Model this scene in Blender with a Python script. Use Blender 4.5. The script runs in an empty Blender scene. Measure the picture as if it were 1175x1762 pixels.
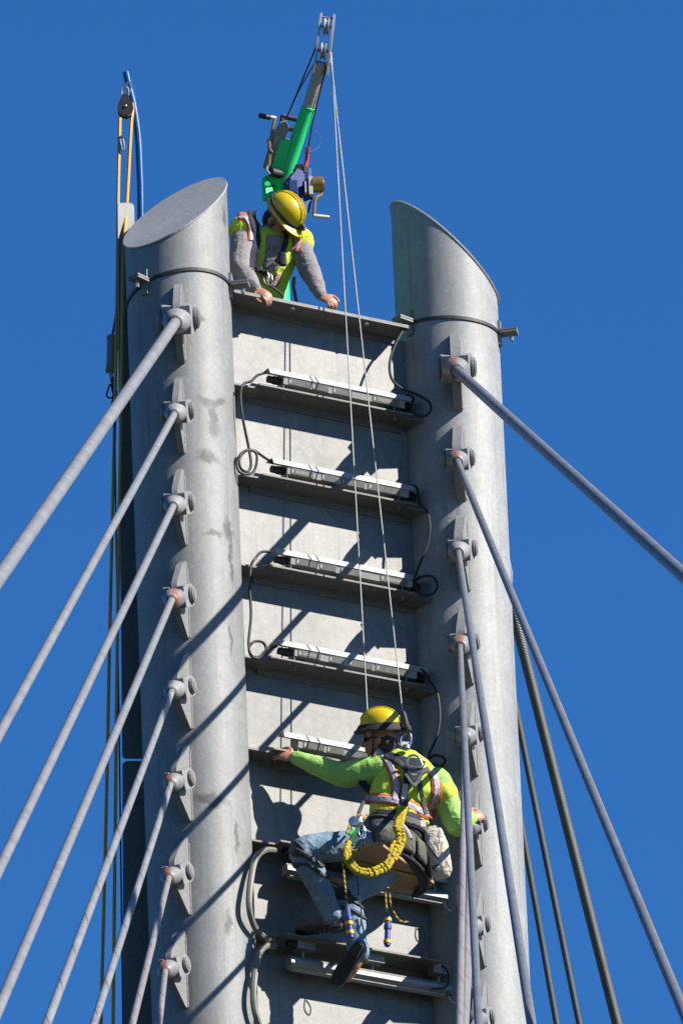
import bpy, math, random
from mathutils import Vector as V, Matrix
random.seed(7)
R_ = math.radians
SC = bpy.context.scene
COL = SC.collection

# ------------------------------------------------------------------ camera
ELEV, PHI, ROLL, DIST, FPX = R_(24.0), R_(30.8), 0.042, 80.0, 21600.0
TARGET = V((0.143, 0.0, 0.031))
_f = V((math.sin(PHI)*math.cos(ELEV), math.cos(PHI)*math.cos(ELEV), math.sin(ELEV)))
_r0 = V((math.cos(PHI), -math.sin(PHI), 0.0))
_u0 = _r0.cross(_f)
CR = _r0*math.cos(ROLL) - _u0*math.sin(ROLL)      # camera right
CU = _u0*math.cos(ROLL) + _r0*math.sin(ROLL)      # camera up
CF = _f
CAM = TARGET - _f*DIST
cam_d = bpy.data.cameras.new('camera')
cam = bpy.data.objects.new('camera', cam_d); COL.objects.link(cam)
m = Matrix((CR, CU, -CF)).transposed().to_4x4(); m.translation = CAM
cam.matrix_world = m
cam_d.sensor_fit = 'VERTICAL'; cam_d.sensor_height = 36.0
cam_d.lens = FPX/1762.0*36.0
cam_d.clip_start = 1.0; cam_d.clip_end = 9000.0
SC.camera = cam

# ------------------------------------------------------------------ sky, sun, exposure
SUN_AZ, SUN_EL = R_(38.0), R_(36.5)          # azimuth to the right of the tower's face, elevation
SUN = V((math.sin(SUN_AZ)*math.cos(SUN_EL), -math.cos(SUN_AZ)*math.cos(SUN_EL), math.sin(SUN_EL)))
w = bpy.data.worlds.new('World'); SC.world = w; w.use_nodes = True
nt = w.node_tree; nt.nodes.clear()
sky = nt.nodes.new('ShaderNodeTexSky'); sky.sky_type = 'NISHITA'; sky.sun_disc = False
sky.sun_elevation = SUN_EL; sky.sun_rotation = math.atan2(SUN.x, SUN.y)
sky.altitude = 300.0; sky.air_density = 1.0; sky.dust_density = 0.0; sky.ozone_density = 3.0
hs = nt.nodes.new('ShaderNodeMix'); hs.data_type = 'RGBA'; hs.blend_type = 'MULTIPLY'; hs.inputs[0].default_value = 1.0
hs.inputs[7].default_value = (0.285, 0.785, 1.335, 1.0)      # deep polarised blue over the whole dome
bg = nt.nodes.new('ShaderNodeBackground'); bg.inputs['Strength'].default_value = 0.05
ow = nt.nodes.new('ShaderNodeOutputWorld')
nt.links.new(sky.outputs[0], hs.inputs[6]); nt.links.new(hs.outputs[2], bg.inputs['Color'])
nt.links.new(bg.outputs[0], ow.inputs['Surface'])
sd = bpy.data.lights.new('sun', 'SUN'); sd.energy = 5.0; sd.angle = R_(0.5); sd.color = (1.0, 0.94, 0.84)
so = bpy.data.objects.new('sun', sd); COL.objects.link(so)
so.rotation_euler = SUN.to_track_quat('Z', 'Y').to_euler(); so.location = SUN*40
SC.view_settings.view_transform = 'Standard'; SC.view_settings.look = 'None'
SC.view_settings.exposure = 1.1; SC.view_settings.gamma = 1.0
SC.view_settings.use_curve_mapping = False
SC.render.engine = 'CYCLES'
SC.cycles.max_bounces = 6; SC.cycles.diffuse_bounces = 4; SC.cycles.glossy_bounces = 3
SC.cycles.use_denoising = True

# ------------------------------------------------------------------ helpers
def ray(px, py):
    return (CF*FPX + CR*(px-587.5) + CU*(881.0-py)).normalized()
def P(px, py, y):                     # the point on the vertical plane Y = y that the tower survey gives for this sight line
    d = ray(px, py); t = (y-CAM.y)/d.y
    return CAM + d*t
def PX(p):
    q = V(p)-CAM; k = FPX/q.dot(CF)
    return 587.5+q.dot(CR)*k, 881.0-q.dot(CU)*k
TOW = V((-_f.x, -_f.y, 0)).normalized()            # horizontal, towards the viewer
RGT = _r0.copy()                                   # horizontal, to the right
UP = V((0, 0, 1))

def perp(a):
    a = V(a).normalized()
    t = V((0, 0, 1)) if abs(a.z) < 0.9 else V((1, 0, 0))
    x = a.cross(t).normalized(); return x, a.cross(x).normalized()

def catmull(pts, n=6):
    pts = [V(p) for p in pts]
    if len(pts) < 3: return pts
    P0 = [pts[0]*2-pts[1]] + pts + [pts[-1]*2-pts[-2]]
    out = []
    for i in range(1, len(P0)-2):
        a, b, c, d = P0[i-1:i+3]
        for k in range(n):
            t = k/n
            out.append(0.5*((2*b)+(c-a)*t+(2*a-5*b+4*c-d)*t*t+(3*b-a-3*c+d)*t**3))
    out.append(pts[-1]); return out

class MB:
    def __init__(s): s.v = []; s.f = []; s.uv = {}
    def add(s, vs, fs):
        o = len(s.v); s.v += [V(p) for p in vs]; s.f += [tuple(i+o for i in f) for f in fs]; return s
    def box(s, c, size, ax=None):
        c = V(c); h = [k/2 for k in size]
        ax = ax or (V((1,0,0)), V((0,1,0)), V((0,0,1)))
        a, b, d = ax[0]*h[0], ax[1]*h[1], ax[2]*h[2]
        vs = [c+a*i+b*j+d*k for k in (-1,1) for j in (-1,1) for i in (-1,1)]
        return s.add(vs, [(0,2,3,1),(4,5,7,6),(0,1,5,4),(2,6,7,3),(0,4,6,2),(1,3,7,5)])
    def rbox(s, c, size, ax=None, b=0.1):          # box with chamfered vertical (third-axis) edges
        ax = ax or (V((1,0,0)), V((0,1,0)), V((0,0,1)))
        x, y = size[0]/2, size[1]/2; q = b*min(size[0], size[1])
        poly = [(-x+q,-y),(x-q,-y),(x,-y+q),(x,y-q),(x-q,y),(-x+q,y),(-x,y-q),(-x,-y+q)]
        c = V(c); pts = [c+ax[0]*p+ax[1]*r-ax[2]*(size[2]/2) for p, r in poly]
        return s.prism(pts, ax[2]*size[2])
    def prism(s, poly, vec):
        n = len(poly); vec = V(vec); poly = [V(p) for p in poly]
        nrm = V((0,0,0))
        for i in range(n): nrm += poly[i].cross(poly[(i+1) % n])
        if nrm.dot(vec) < 0: poly = poly[::-1]
        vs = poly+[p+vec for p in poly]
        fs = [tuple(range(n-1,-1,-1)), tuple(range(n, 2*n))]
        fs += [(i, (i+1) % n, n+(i+1) % n, n+i) for i in range(n)]
        return s.add(vs, fs)
    def tube(s, pts, r, seg=10, cap=True, flat=None, uv=False, x0=None):
        pts = [V(p) for p in pts]; n = len(pts)
        rr = r if isinstance(r, (list, tuple)) else [r]*n
        if len(rr) != n:
            m_ = len(rr); rr = [rr[min(int(i/(n-1)*(m_-1)), m_-2)]*(1-((i/(n-1)*(m_-1))-min(int(i/(n-1)*(m_-1)), m_-2)))+rr[min(int(i/(n-1)*(m_-1)), m_-2)+1]*((i/(n-1)*(m_-1))-min(int(i/(n-1)*(m_-1)), m_-2)) for i in range(n)]
        tang = []
        for i in range(n):
            t = (pts[min(i+1, n-1)]-pts[max(i-1, 0)])
            tang.append(t.normalized() if t.length > 1e-9 else V((0,0,1)))
        if x0 is not None:
            x = (V(x0)-tang[0]*V(x0).dot(tang[0])).normalized(); y = tang[0].cross(x)
        else: x, y = perp(tang[0])
        o = len(s.v); L = 0.0; us = []
        for i in range(n):
            x = (x-tang[i]*x.dot(tang[i])).normalized(); y = tang[i].cross(x)
            if i: L += (pts[i]-pts[i-1]).length
            for k in range(seg):
                a = 2*math.pi*k/seg
                fx = flat[0] if flat else 1.0; fy = flat[1] if flat else 1.0
                s.v.append(pts[i]+(x*math.cos(a)*fx+y*math.sin(a)*fy)*rr[i]); us.append(L)
        for i in range(n-1):
            for k in range(seg):
                k2 = (k+1) % seg
                f = (o+i*seg+k, o+i*seg+k2, o+(i+1)*seg+k2, o+(i+1)*seg+k)
                if uv: s.uv[len(s.f)] = [(k/seg, us[i*seg]), ((k+1)/seg, us[i*seg]), ((k+1)/seg, us[(i+1)*seg]), (k/seg, us[(i+1)*seg])]
                s.f.append(f)
        if cap:
            s.f.append(tuple(o+k for k in range(seg-1, -1, -1)))
            s.f.append(tuple(o+(n-1)*seg+k for k in range(seg)))
        return s
    def lathe(s, o, axis, prof, seg=20, flat=None, x0=None):
        o = V(o); a = V(axis).normalized()
        if x0 is not None: x = (V(x0)-a*V(x0).dot(a)).normalized(); y = a.cross(x)
        else: x, y = perp(a)
        fx, fy = flat or (1, 1); b = len(s.v); n = len(prof)
        for h, r in prof:
            for k in range(seg):
                t = 2*math.pi*k/seg
                s.v.append(o+a*h+(x*math.cos(t)*fx+y*math.sin(t)*fy)*r)
        for i in range(n-1):
            for k in range(seg):
                k2 = (k+1) % seg
                s.f.append((b+i*seg+k, b+i*seg+k2, b+(i+1)*seg+k2, b+(i+1)*seg+k))
        s.f.append(tuple(b+k for k in range(seg-1, -1, -1)))
        s.f.append(tuple(b+(n-1)*seg+k for k in range(seg)))
        return s
    def cyl(s, a, b, r, seg=14):
        return s.tube([a, b], r, seg)
    def ell(s, c, r, ax=None, seg=16, rings=10):
        c = V(c); ax = ax or (V((1,0,0)), V((0,1,0)), V((0,0,1)))
        o = len(s.v)
        s.v.append(c-ax[2]*r[2])
        for i in range(1, rings):
            p = -math.pi/2+math.pi*i/rings
            for k in range(seg):
                t = 2*math.pi*k/seg
                s.v.append(c+ax[0]*r[0]*math.cos(p)*math.cos(t)+ax[1]*r[1]*math.cos(p)*math.sin(t)+ax[2]*r[2]*math.sin(p))
        s.v.append(c+ax[2]*r[2]); top = len(s.v)-1
        for k in range(seg):
            k2 = (k+1) % seg
            s.f.append((o, o+1+k2, o+1+k))
            for i in range(rings-2):
                s.f.append((o+1+i*seg+k, o+1+i*seg+k2, o+1+(i+1)*seg+k2, o+1+(i+1)*seg+k))
            s.f.append((top, o+1+(rings-2)*seg+k, o+1+(rings-2)*seg+k2))
        return s
    def loft(s, rings, cap=True, close=True):
        o = len(s.v); n = len(rings[0])
        for r in rings: s.v += [V(p) for p in r]
        for i in range(len(rings)-1):
            for k in range(n if close else n-1):
                k2 = (k+1) % n
                s.f.append((o+i*n+k, o+i*n+k2, o+(i+1)*n+k2, o+(i+1)*n+k))
        if cap and close:
            s.f.append(tuple(o+k for k in range(n-1, -1, -1)))
            s.f.append(tuple(o+(len(rings)-1)*n+k for k in range(n)))
        return s
    def build(s, name, mat, parent=None, angle=35, flat=False):
        off = V((0,0,0)); p = parent
        while p is not None: off += p.location; p = p.parent
        me = bpy.data.meshes.new(name)
        me.from_pydata([tuple(q-off) for q in s.v], [], s.f)
        if s.uv:
            l = me.uv_layers.new(name='UVMap')
            for i, poly in enumerate(me.polygons):
                if i in s.uv:
                    for li, c in zip(poly.loop_indices, s.uv[i]): l.data[li].uv = c
        me.validate(); me.update()
        if not flat:
            me.polygons.foreach_set('use_smooth', [True]*len(me.polygons))
            me.set_sharp_from_angle(angle=R_(angle))
        if mat is not None: me.materials.append(mat)
        ob = bpy.data.objects.new(name, me); COL.objects.link(ob); ob.parent = parent
        return ob

def thing(name, loc, label, cat, group=None, kind=None):
    o = bpy.data.objects.new(name, None); COL.objects.link(o); o.location = V(loc); o.empty_display_size = 0.1
    return tag(o, label, cat, group, kind)
def tag(o, label, cat, group=None, kind=None):
    o['label'] = label
    if cat: o['category'] = cat
    if group: o['group'] = group
    if kind: o['kind'] = kind
    return o

# ------------------------------------------------------------------ materials
AL = 0.81          # all base colours below were measured at a lower exposure
class NT:
    def __init__(s, name):
        s.m = bpy.data.materials.new(name); s.m.use_nodes = True; s.t = s.m.node_tree
        s.b = s.t.nodes['Principled BSDF']; s.out = s.t.nodes['Material Output']
    def n(s, typ, **k):
        nd = s.t.nodes.new('ShaderNode'+typ)
        for a, b in k.items(): setattr(nd, a, b)
        return nd
    def l(s, a, b): s.t.links.new(a, b)
    def coord(s, out='Object', scale=None, rnd=False):
        c = s.n('TexCoord').outputs[out]
        if rnd:
            oi = s.n('ObjectInfo'); ad = s.n('VectorMath', operation='MULTIPLY_ADD')
            cb = s.n('CombineXYZ')
            for i in range(3): s.l(oi.outputs['Random'], cb.inputs[i])
            s.l(cb.outputs[0], ad.inputs[0]); ad.inputs[1].default_value = (13.7, 7.3, 21.1); s.l(c, ad.inputs[2]); c = ad.outputs[0]
        if scale:
            mp = s.n('Mapping'); mp.inputs['Scale'].default_value = scale; s.l(c, mp.inputs['Vector']); c = mp.outputs[0]
        return c
    def noise(s, co, scale, detail=4, rough=0.55, dist=0.0):
        nd = s.n('TexNoise'); nd.inputs['Scale'].default_value = scale; nd.inputs['Detail'].default_value = detail
        nd.inputs['Roughness'].default_value = rough; nd.inputs['Distortion'].default_value = dist
        s.l(co, nd.inputs['Vector']); return nd.outputs['Fac']
    def ramp(s, fac, stops):
        nd = s.n('ValToRGB'); el = nd.color_ramp.elements
        while len(el) < len(stops): el.new(0.5)
        for e, (p, c) in zip(el, stops): e.position = p; e.color = (c[0], c[1], c[2], 1) if not isinstance(c, (int, float)) else (c, c, c, 1)
        s.l(fac, nd.inputs['Fac']); return nd.outputs['Color']
    def mix(s, fac, a, b, mode='MIX'):
        nd = s.n('Mix', data_type='RGBA', blend_type=mode)
        for sock, val in ((nd.inputs[0], fac), (nd.inputs[6], a), (nd.inputs[7], b)):
            if isinstance(val, (int, float)): sock.default_value = val
            elif isinstance(val, (tuple, list)): sock.default_value = (val[0], val[1], val[2], 1)
            else: s.l(val, sock)
        return nd.outputs[2]
    def math(s, op, a, b=0.0, c=None, clamp=False):
        nd = s.n('Math', operation=op, use_clamp=clamp)
        for i, val in enumerate((a, b) if c is None else (a, b, c)):
            if isinstance(val, (int, float)): nd.inputs[i].default_value = val
            else: s.l(val, nd.inputs[i])
        return nd.outputs[0]
    def bump(s, h, strength=0.2, dist=0.002):
        nd = s.n('Bump'); nd.inputs['Strength'].default_value = strength; nd.inputs['Distance'].default_value = dist
        s.l(h, nd.inputs['Height']); s.l(nd.outputs[0], s.b.inputs['Normal'])
    def set(s, color=None, rough=None, metal=None, **k):
        for key, val in (('Base Color', color), ('Roughness', rough), ('Metallic', metal)):
            if val is None: continue
            if isinstance(val, (int, float)): s.b.inputs[key].default_value = val
            elif isinstance(val, (tuple, list)): s.b.inputs[key].default_value = (val[0], val[1], val[2], 1)
            else: s.l(val, s.b.inputs[key])
        for kk, val in k.items(): s.b.inputs[kk.replace('_', ' ')].default_value = val
        return s.m

def simple(name, col, rough=0.5, metal=0.0, var=0.25, scale=30.0, bump=0.1, bscale=None, bdist=0.002, stretch=None, rnd=False):
    t = NT(name); co = t.coord(rnd=rnd); col = tuple(k*AL for k in col)
    cs = co
    if stretch: cs = t.coord(scale=stretch)
    f = t.noise(cs, scale, 5, 0.6)
    lo = tuple(c*(1-var) for c in col); hi = tuple(min(1, c*(1+var)) for c in col)
    c = t.ramp(f, [(0.3, lo), (0.7, hi)])
    r = t.math('MULTIPLY_ADD', f, 0.2, rough-0.1)
    if bump: t.bump(t.noise(co, bscale or scale*3, 3), bump, bdist)
    return t.set(c, r, metal)

def galv(name, base=0.42, spots=(), metal=0.12, rough=0.62, spang=48.0, tint=(0.97, 1.0, 1.02), rnd=False, grime=0.5, blot=0.0, mott=0.065):
    t = NT(name); co = t.coord(rnd=rnd); base *= AL
    n1 = t.noise(co, 2.3, 6, 0.65); n2 = t.noise(co, 11.0, 5, 0.6, 0.6)
    vo = t.n('TexVoronoi'); vo.inputs['Scale'].default_value = spang; t.l(co, vo.inputs['Vector'])
    sp = t.ramp(vo.outputs['Color'], [(0.0, 0.84), (1.0, 1.14)])
    b = base
    c = t.ramp(n1, [(0.25, (b*.90*tint[0], b*.91*tint[1], b*.92*tint[2])), (0.5, (b*tint[0], b*tint[1], b*tint[2])), (0.75, (b*1.08, b*1.07, b*1.05))])
    c = t.mix(1.0, c, t.ramp(n2, [(0.3, 1-mott), (0.72, 1+mott)]), 'MULTIPLY')
    c = t.mix(0.8, c, sp, 'MULTIPLY')
    # run-down streaks
    st = t.noise(t.coord(scale=(9, 9, 0.35), rnd=rnd), 3.0, 4, 0.6)
    c = t.mix(t.math('MULTIPLY', t.ramp(st, [(0.54, 0.0), (0.72, 1.0)]), grime), c, (b*.62, b*.64, b*.62))
    if blot:        # dull weathered patches
        bl = t.ramp(t.noise(co, 1.1, 7, 0.7, 0.4), [(0.42, 0.0), (0.62, 1.0)])
        c = t.mix(t.math('MULTIPLY', bl, blot), c, (b*.66, b*.67, b*.66))
        fl = t.ramp(t.noise(co, 38.0, 3, 0.6), [(0.60, 0.0), (0.70, 1.0)])
        c = t.mix(t.math('MULTIPLY', fl, blot*.7), c, (b*1.5, b*1.5, b*1.45))
    if spots:
        wob = t.n('TexNoise'); wob.inputs['Scale'].default_value = 14; t.l(co, wob.inputs['Vector'])
        wv = t.n('VectorMath', operation='MULTIPLY_ADD'); t.l(wob.outputs['Color'], wv.inputs[0])
        wv.inputs[1].default_value = (0.09, 0.09, 0.12); t.l(co, wv.inputs[2])
        tot = None
        for (c0, rad) in spots:
            sv = t.n('VectorMath', operation='SUBTRACT'); t.l(wv.outputs[0], sv.inputs[0]); sv.inputs[1].default_value = (c0[0]+.045, c0[1]+.045, c0[2]+.06)
            dv = t.n('VectorMath', operation='DIVIDE'); t.l(sv.outputs[0], dv.inputs[0]); dv.inputs[1].default_value = rad
            ln = t.n('VectorMath', operation='LENGTH'); t.l(dv.outputs[0], ln.inputs[0])
            k = t.math('SUBTRACT', 1.25, ln.outputs['Value'], clamp=True)
            k = t.math('MULTIPLY', k, 1.5, clamp=True)
            tot = k if tot is None else t.math('MAXIMUM', tot, k)
        c = t.mix(t.math('MULTIPLY', tot, 0.9), c, (b*.28, b*.32, b*.30))
    r = t.math('MULTIPLY_ADD', n2, 0.22, rough-0.1)
    t.bump(t.math('ADD', n2, t.math('MULTIPLY', n1, 1.5)), 0.18, 0.004)
    return t.set(c, r, metal)

M = {}
M['galv'] = galv('galvanized_steel', 0.31, metal=0.10, rough=0.60, grime=0.8, blot=0.5, spang=60, mott=0.10)
M['galv_plate'] = galv('galvanized_plate', 0.215, metal=0.15, rough=0.55, spang=70, tint=(1.0, 0.995, 0.975), grime=0.9, blot=0.7, mott=0.17)
M['galv_part'] = galv('galvanized_part', 0.215, rnd=True, spang=60)
M['galv_shelf'] = galv('galvanized_shelf', 0.15, rnd=True, spang=60, tint=(1.0, .98, .95))
M['galv_cap'] = galv('galvanized_cap', 0.36, rnd=True, spang=60, blot=.5)
M['cast'] = simple('cast_socket', (0.25, 0.25, 0.26), 0.6, 0.1, 0.22, 18, 0.3, 60, 0.003, rnd=True)
M['bolt'] = simple('bolt_steel', (0.32, 0.31, 0.29), 0.4, 0.4, 0.2, 40, 0.1)
M['alu'] = simple('aluminium', (0.42, 0.42, 0.41), 0.4, 0.1, 0.08, 12, 0.05, stretch=(1, 20, 20))
M['alu_dark'] = simple('aluminium_shade_panel', (0.13, 0.125, 0.11), 0.4, 0.1, 0.15, 20, 0.05)  # dark brown-grey face panels of the fixtures
M['black'] = simple('black_rubber', (0.013, 0.013, 0.014), 0.6, 0, 0.3, 60, 0.15)
M['strap_black'] = simple('black_webbing', (0.03, 0.031, 0.035), 0.7, 0, 0.35, 120, 0.4, 400)
M['greycable'] = simple('grey_conduit', (0.17, 0.165, 0.135), 0.5, 0, 0.15, 30, 0.1)
M['weld'] = simple('weld_bead', (0.20, 0.20, 0.20), 0.6, 0.1, 0.3, 80, 0.6, 200, 0.004)

def smear(t, c):       # orange marking paint worn off cast sockets
    co = t.coord(rnd=True)
    return c

def cable_mat(name, col, kind='smooth', rust=0.0, freq=2.2):
    t = NT(name); uv = t.coord('UV'); co = t.coord(rnd=True); col = tuple(k*AL for k in col)
    f = t.noise(co, 3.5, 7, 0.7)
    c = t.ramp(f, [(0.3, tuple(k*0.74 for k in col)), (0.7, tuple(min(1, k*1.16) for k in col))])
    sx = t.n('SeparateXYZ'); t.l(uv, sx.inputs[0])
    ph = t.math('FRACT', t.math('MULTIPLY_ADD', sx.outputs[1], freq, sx.outputs[0]))
    if kind == 'strand':
        ln = t.math('LESS_THAN', ph, 0.045)
        c = t.mix(t.math('MULTIPLY', ln, 0.75), c, tuple(k*.2 for k in col))
        ph2 = t.math('FRACT', t.math('MULTIPLY', t.math('MULTIPLY_ADD', sx.outputs[1], freq, sx.outputs[0]), 16.0))
        t.bump(t.math('PINGPONG', ph2, 0.5), 0.35, 0.003)
    elif kind == 'rope':
        ph2 = t.math('FRACT', t.math('MULTIPLY', t.math('MULTIPLY_ADD', sx.outputs[1], freq, sx.outputs[0]), 9.0))
        pp = t.math('PINGPONG', ph2, 0.5)
        c = t.mix(1.0, c, t.ramp(pp, [(0.0, 0.45), (0.3, 1.0)]), 'MULTIPLY')
        t.bump(pp, 0.6, 0.006)
    if rust:
        st = t.ramp(t.math('ADD', t.noise(t.coord(scale=(1, 1, 0.1), rnd=True), 16, 4, 0.6), rust), [(0.52, 0.0), (0.62, 1.0)])
        band = t.math('COMPARE', sx.outputs[0], 0.5, 0.30)
        c = t.mix(t.math('MULTIPLY', t.math('MULTIPLY', st, 0.35), 1.0), c, (0.24, 0.085, 0.045))
    return t.set(c, 0.5, 0.12)
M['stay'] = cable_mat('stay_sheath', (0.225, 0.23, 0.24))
M['stay_strand'] = cable_mat('stay_strand', (0.245, 0.25, 0.26), 'strand', 0.0, 0.55)
M['stay_rust'] = cable_mat('stay_strand_rusty', (0.245, 0.245, 0.245), 'strand', 0.03, 0.55)
M['stay_blue'] = cable_mat('stay_sheath_blue_grey', (0.145, 0.155, 0.175))  # grey sheath with its shaded side put into the colour, upper right stays
M['backstay'] = cable_mat('backstay_rope', (0.12, 0.12, 0.115), 'rope', 0.0, 6.0)
M['rope_white'] = cable_mat('white_line', (0.5, 0.5, 0.48), 'rope', 0.0, 8.0)
M['rope_yellow'] = cable_mat('yellow_line', (0.78, 0.40, 0.02), 'rope', 0.0, 9.0)
M['wire_dark'] = simple('dark_wire', (0.05, 0.055, 0.065), 0.5, 0.3, 0.2, 60, 0.1)
# ------------------------------------------------------------------ ground
GZ = -34.3
t = NT('ground_grass'); co = t.coord()
c = t.ramp(t.noise(co, 0.05, 8, 0.65), [(0.35, (0.02, 0.03, 0.014)), (0.5, (0.03, 0.036, 0.02)), (0.7, (0.05, 0.05, 0.036))])
t.bump(t.noise(co, 3.0, 4), 0.4, 0.05); gm = t.set(c, 0.9)
g = MB().add([(-4000,-4000,GZ),(4000,-4000,GZ),(4000,4000,GZ),(-4000,4000,GZ)], [(0,1,2,3)]).build('ground', gm, None, flat=True)
g['kind'] = 'structure'; g['label'] = 'open ground far below the bridge tower'

# ------------------------------------------------------------------ tower
W2, RT = 0.994, 0.3315
tower = thing('bridge_tower', (0, 0, GZ), 'tall galvanized steel bridge tower of two round tubes joined by a plate', 'tower')
def zat(x, y, py):                      # height at which a point above (x, y) is sighted at image row py
    z = 0.0
    for _ in range(4):
        z += (PX((x, y, z))[1]-py)/247.0
    return z
def rot_toward(psi):                    # horizontal direction psi to the left of the viewer
    return TOW*math.cos(psi)-RGT*math.sin(psi)
ZC_L = zat(-W2, 0, 368.0); ZC_R = zat(W2, 0, 439.0)
SPOT = {}
def tubefront(px, py, xa):              # point on a tube's visible face
    best = None
    for k in range(-80, 81):
        q = rot_toward(R_(k)); p = V((xa, 0, 0))+q*RT
        p.z = zat(p.x, p.y, py); d = abs(PX(p)[0]-px)
        if best is None or d < best[0]: best = (d, p)
    return best[1]
spots = []
for (px, py, rx, rz) in ((362, 690, .055, .03), (368, 720, .028, .11), (378, 690, .05, .03), (358, 786, .07, .04), (392, 912, .04, .06), (368, 918, .05, .02), (398, 960, .02, .16), (362, 1376, .09, .035), (394, 1590, .025, .07), (386, 375, .03, .06), (345, 548, .04, .02), (396, 1100, .015, .1), (408, 1440, .02, .09)):
    p = tubefront(px, py, -W2); p.z -= GZ; spots.append((tuple(p), (rx*1.25, rx*1.25, rz*1.2)))
M['galv_left'] = galv('galvanized_tube_smeared', 0.245, spots, metal=0.10, rough=0.60, grime=0.7, blot=0.45, spang=60, mott=0.10)
def cut_tube(xa, zc, t_, k_, mat):
    mb = MB(); seg = 72
    top = []
    zs = [GZ, -20, -8, -3.5, 0.0, 1.0]
    rings = [[V((xa+RT*math.cos(2*math.pi*i/seg), RT*math.sin(2*math.pi*i/seg), z)) for i in range(seg)] for z in zs]
    def cz(x, y): return zc+t_*(x-xa)+k_*y
    rings.append([V((xa+RT*math.cos(2*math.pi*i/seg), RT*math.sin(2*math.pi*i/seg), cz(xa+RT*math.cos(2*math.pi*i/seg), RT*math.sin(2*math.pi*i/seg)))) for i in range(seg)])
    mb.loft(rings, cap=False)
    tb = mb.build('tube', mat, tower)
    n = V((-t_, -k_, 1)).normalized()
    rr = RT+0.006
    ring = [V((xa+rr*math.cos(2*math.pi*i/seg), rr*math.sin(2*math.pi*i/seg), cz(xa+rr*math.cos(2*math.pi*i/seg), rr*math.sin(2*math.pi*i/seg))+0.001)) for i in range(seg)]
    MB().prism(ring, n*0.012).build('end_cap', M['galv_cap'], tb)
    return tb
tubeL = cut_tube(-W2, ZC_L, 0.937, 0.46, M['galv_left'])
tubeR = cut_tube(W2, ZC_R, -0.937, 0.46, M['galv'])

# web plate between the tubes
ZTOP = P(560, 530, -0.19).z
MB().box((0, 0.006, (ZTOP-0.02+GZ)/2), (2*W2-RT*0.4, 0.012, ZTOP-0.02-GZ)).build('web_plate', M['galv_plate'], tower)

# horizontal shelf angles
YF = -0.185
tips = [(740, 723), (747, 877), (756, 1032), (763, 1189), (770, 1346), (778, 1503), (785, 1661)]
SZ = [P(a, b, -0.15).z for a, b in tips]
XA, XB = P(446.7, 662, YF).x, P(711, 709, YF).x
XTIP = P(740, 723, -0.15).x
def shelf(z, x0, x1, yf, thick=0.012, down=0.065):
    mb = MB()
    prof = [(-0.0005, z), (yf, z), (yf, z-thick), (-0.014, z-thick), (-0.014, z-down), (-0.0005, z-down)]
    mb.prism([V((x0, y, zz)) for y, zz in prof], V((x1-x0, 0, 0)))
    return mb.build('shelf_angle', M['galv_shelf'], tower)
for i, z in enumerate(SZ):
    sh = shelf(z-(.02 if i > 4 else 0), XA, XB, YF if i < 5 else -.225)
    for xx, mm in ((-1, 'end_bracket'), (1, 'end_bracket')):
        b = MB()
        if xx < 0: poly = [(-W2+RT*.72, 0), (-W2+RT*.6, -0.145), (XA+0.03, -0.150), (XA+0.06, -0.002)]
        else: poly = [(XB-0.06, -0.002), (XB-0.05, -0.150), (XTIP, -0.150), (XTIP, -0.12), (W2-RT*.75, 0)]
        b.prism([V((x, y, z-0.0135)) for x, y in poly], V((0, 0, -0.012))).build(mm, M['galv_shelf'], sh)
    for k in (0.14, 0.19, 0.66, 0.71):  # added pale discs in place of holes with light showing through
        xx = XA+(XB-XA)*k
        MB().lathe((xx, YF+0.035, z-0.0123), (0, 0, -1), [(0, .011), (.006, .011), (.007, .009)], 6).build('bolt_head', M['bolt'], sh)
zt = ZTOP
XTA, XTB = P(402, 503, -0.19).x, P(703, 557, -0.19).x
top = shelf(zt, XTA, XTB, -0.19, 0.022, 0.06)
for px in (503, 630):
    c = P(px, 537 if px < 600 else 561, -0.16); c.z = zt-0.022
    MB().lathe(c, (0, 0, -1), [(0, .020), (.005, .020), (.0055, .0165), (.022, .0165), (.023, .012)], 6).build('bolt_head', M['bolt'], top)
for xx in (XTA+.18, XTA+.75, XTB-.15):
    MB().lathe((xx, -0.10, zt-0.022), (0, 0, -1), [(0, .016), (.004, .016), (.006, .01)], 10).build('bolt_head', M['galv_part'], top)
# seat behind the top shelf (the rear face has a matching angle that carries the upper worker)
zs_ = zt-0.85
MB().prism([V((-W2+RT*.8, y, zz)) for y, zz in ((0.0125, zs_), (0.55, zs_), (0.55, zs_-0.02), (0.03, zs_-0.02), (0.03, zs_-0.1), (0.0125, zs_-0.1))], V((2*W2-RT*1.6, 0, 0))).build('rear_step', M['galv_part'], tower)

# rear fin panels, left of the left tube
YFIN = 0.42
def fin(pa, pb):                        # corner rows: (xl, xr, y) top and bottom
    (xl0, xr0, y0), (xl1, xr1, y1) = pa, pb
    c = [P(xl0, y0, YFIN), P(xr0, y0, YFIN), P(xr1, y1, YFIN), P(xl1, y1, YFIN)]
    if y1 > 1760:
        c[2] = c[1]+(c[2]-c[1])*((c[1].z-GZ)/(c[1].z-c[2].z)); c[3] = c[0]+(c[3]-c[0])*((c[0].z-GZ)/(c[0].z-c[3].z))
    # round the corners
    out = []
    for i in range(4):
        a, b, d = c[i-1], c[i], c[(i+1) % 4]
        u = (a-b).normalized()*0.035; v = (d-b).normalized()*0.035
        for k in range(5):
            s = k/4; out.append(b+u*(1-s)**2+v*s**2)
    f = MB().prism(out, V((0, 0.012, 0))).build('fin_panel', M['galv_part'], tower)
    return f
f1 = fin((203, 231, 349), (212, 262, 1305))
f2 = fin((212.5, 262, 1309), (215, 262, 2100))
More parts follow.
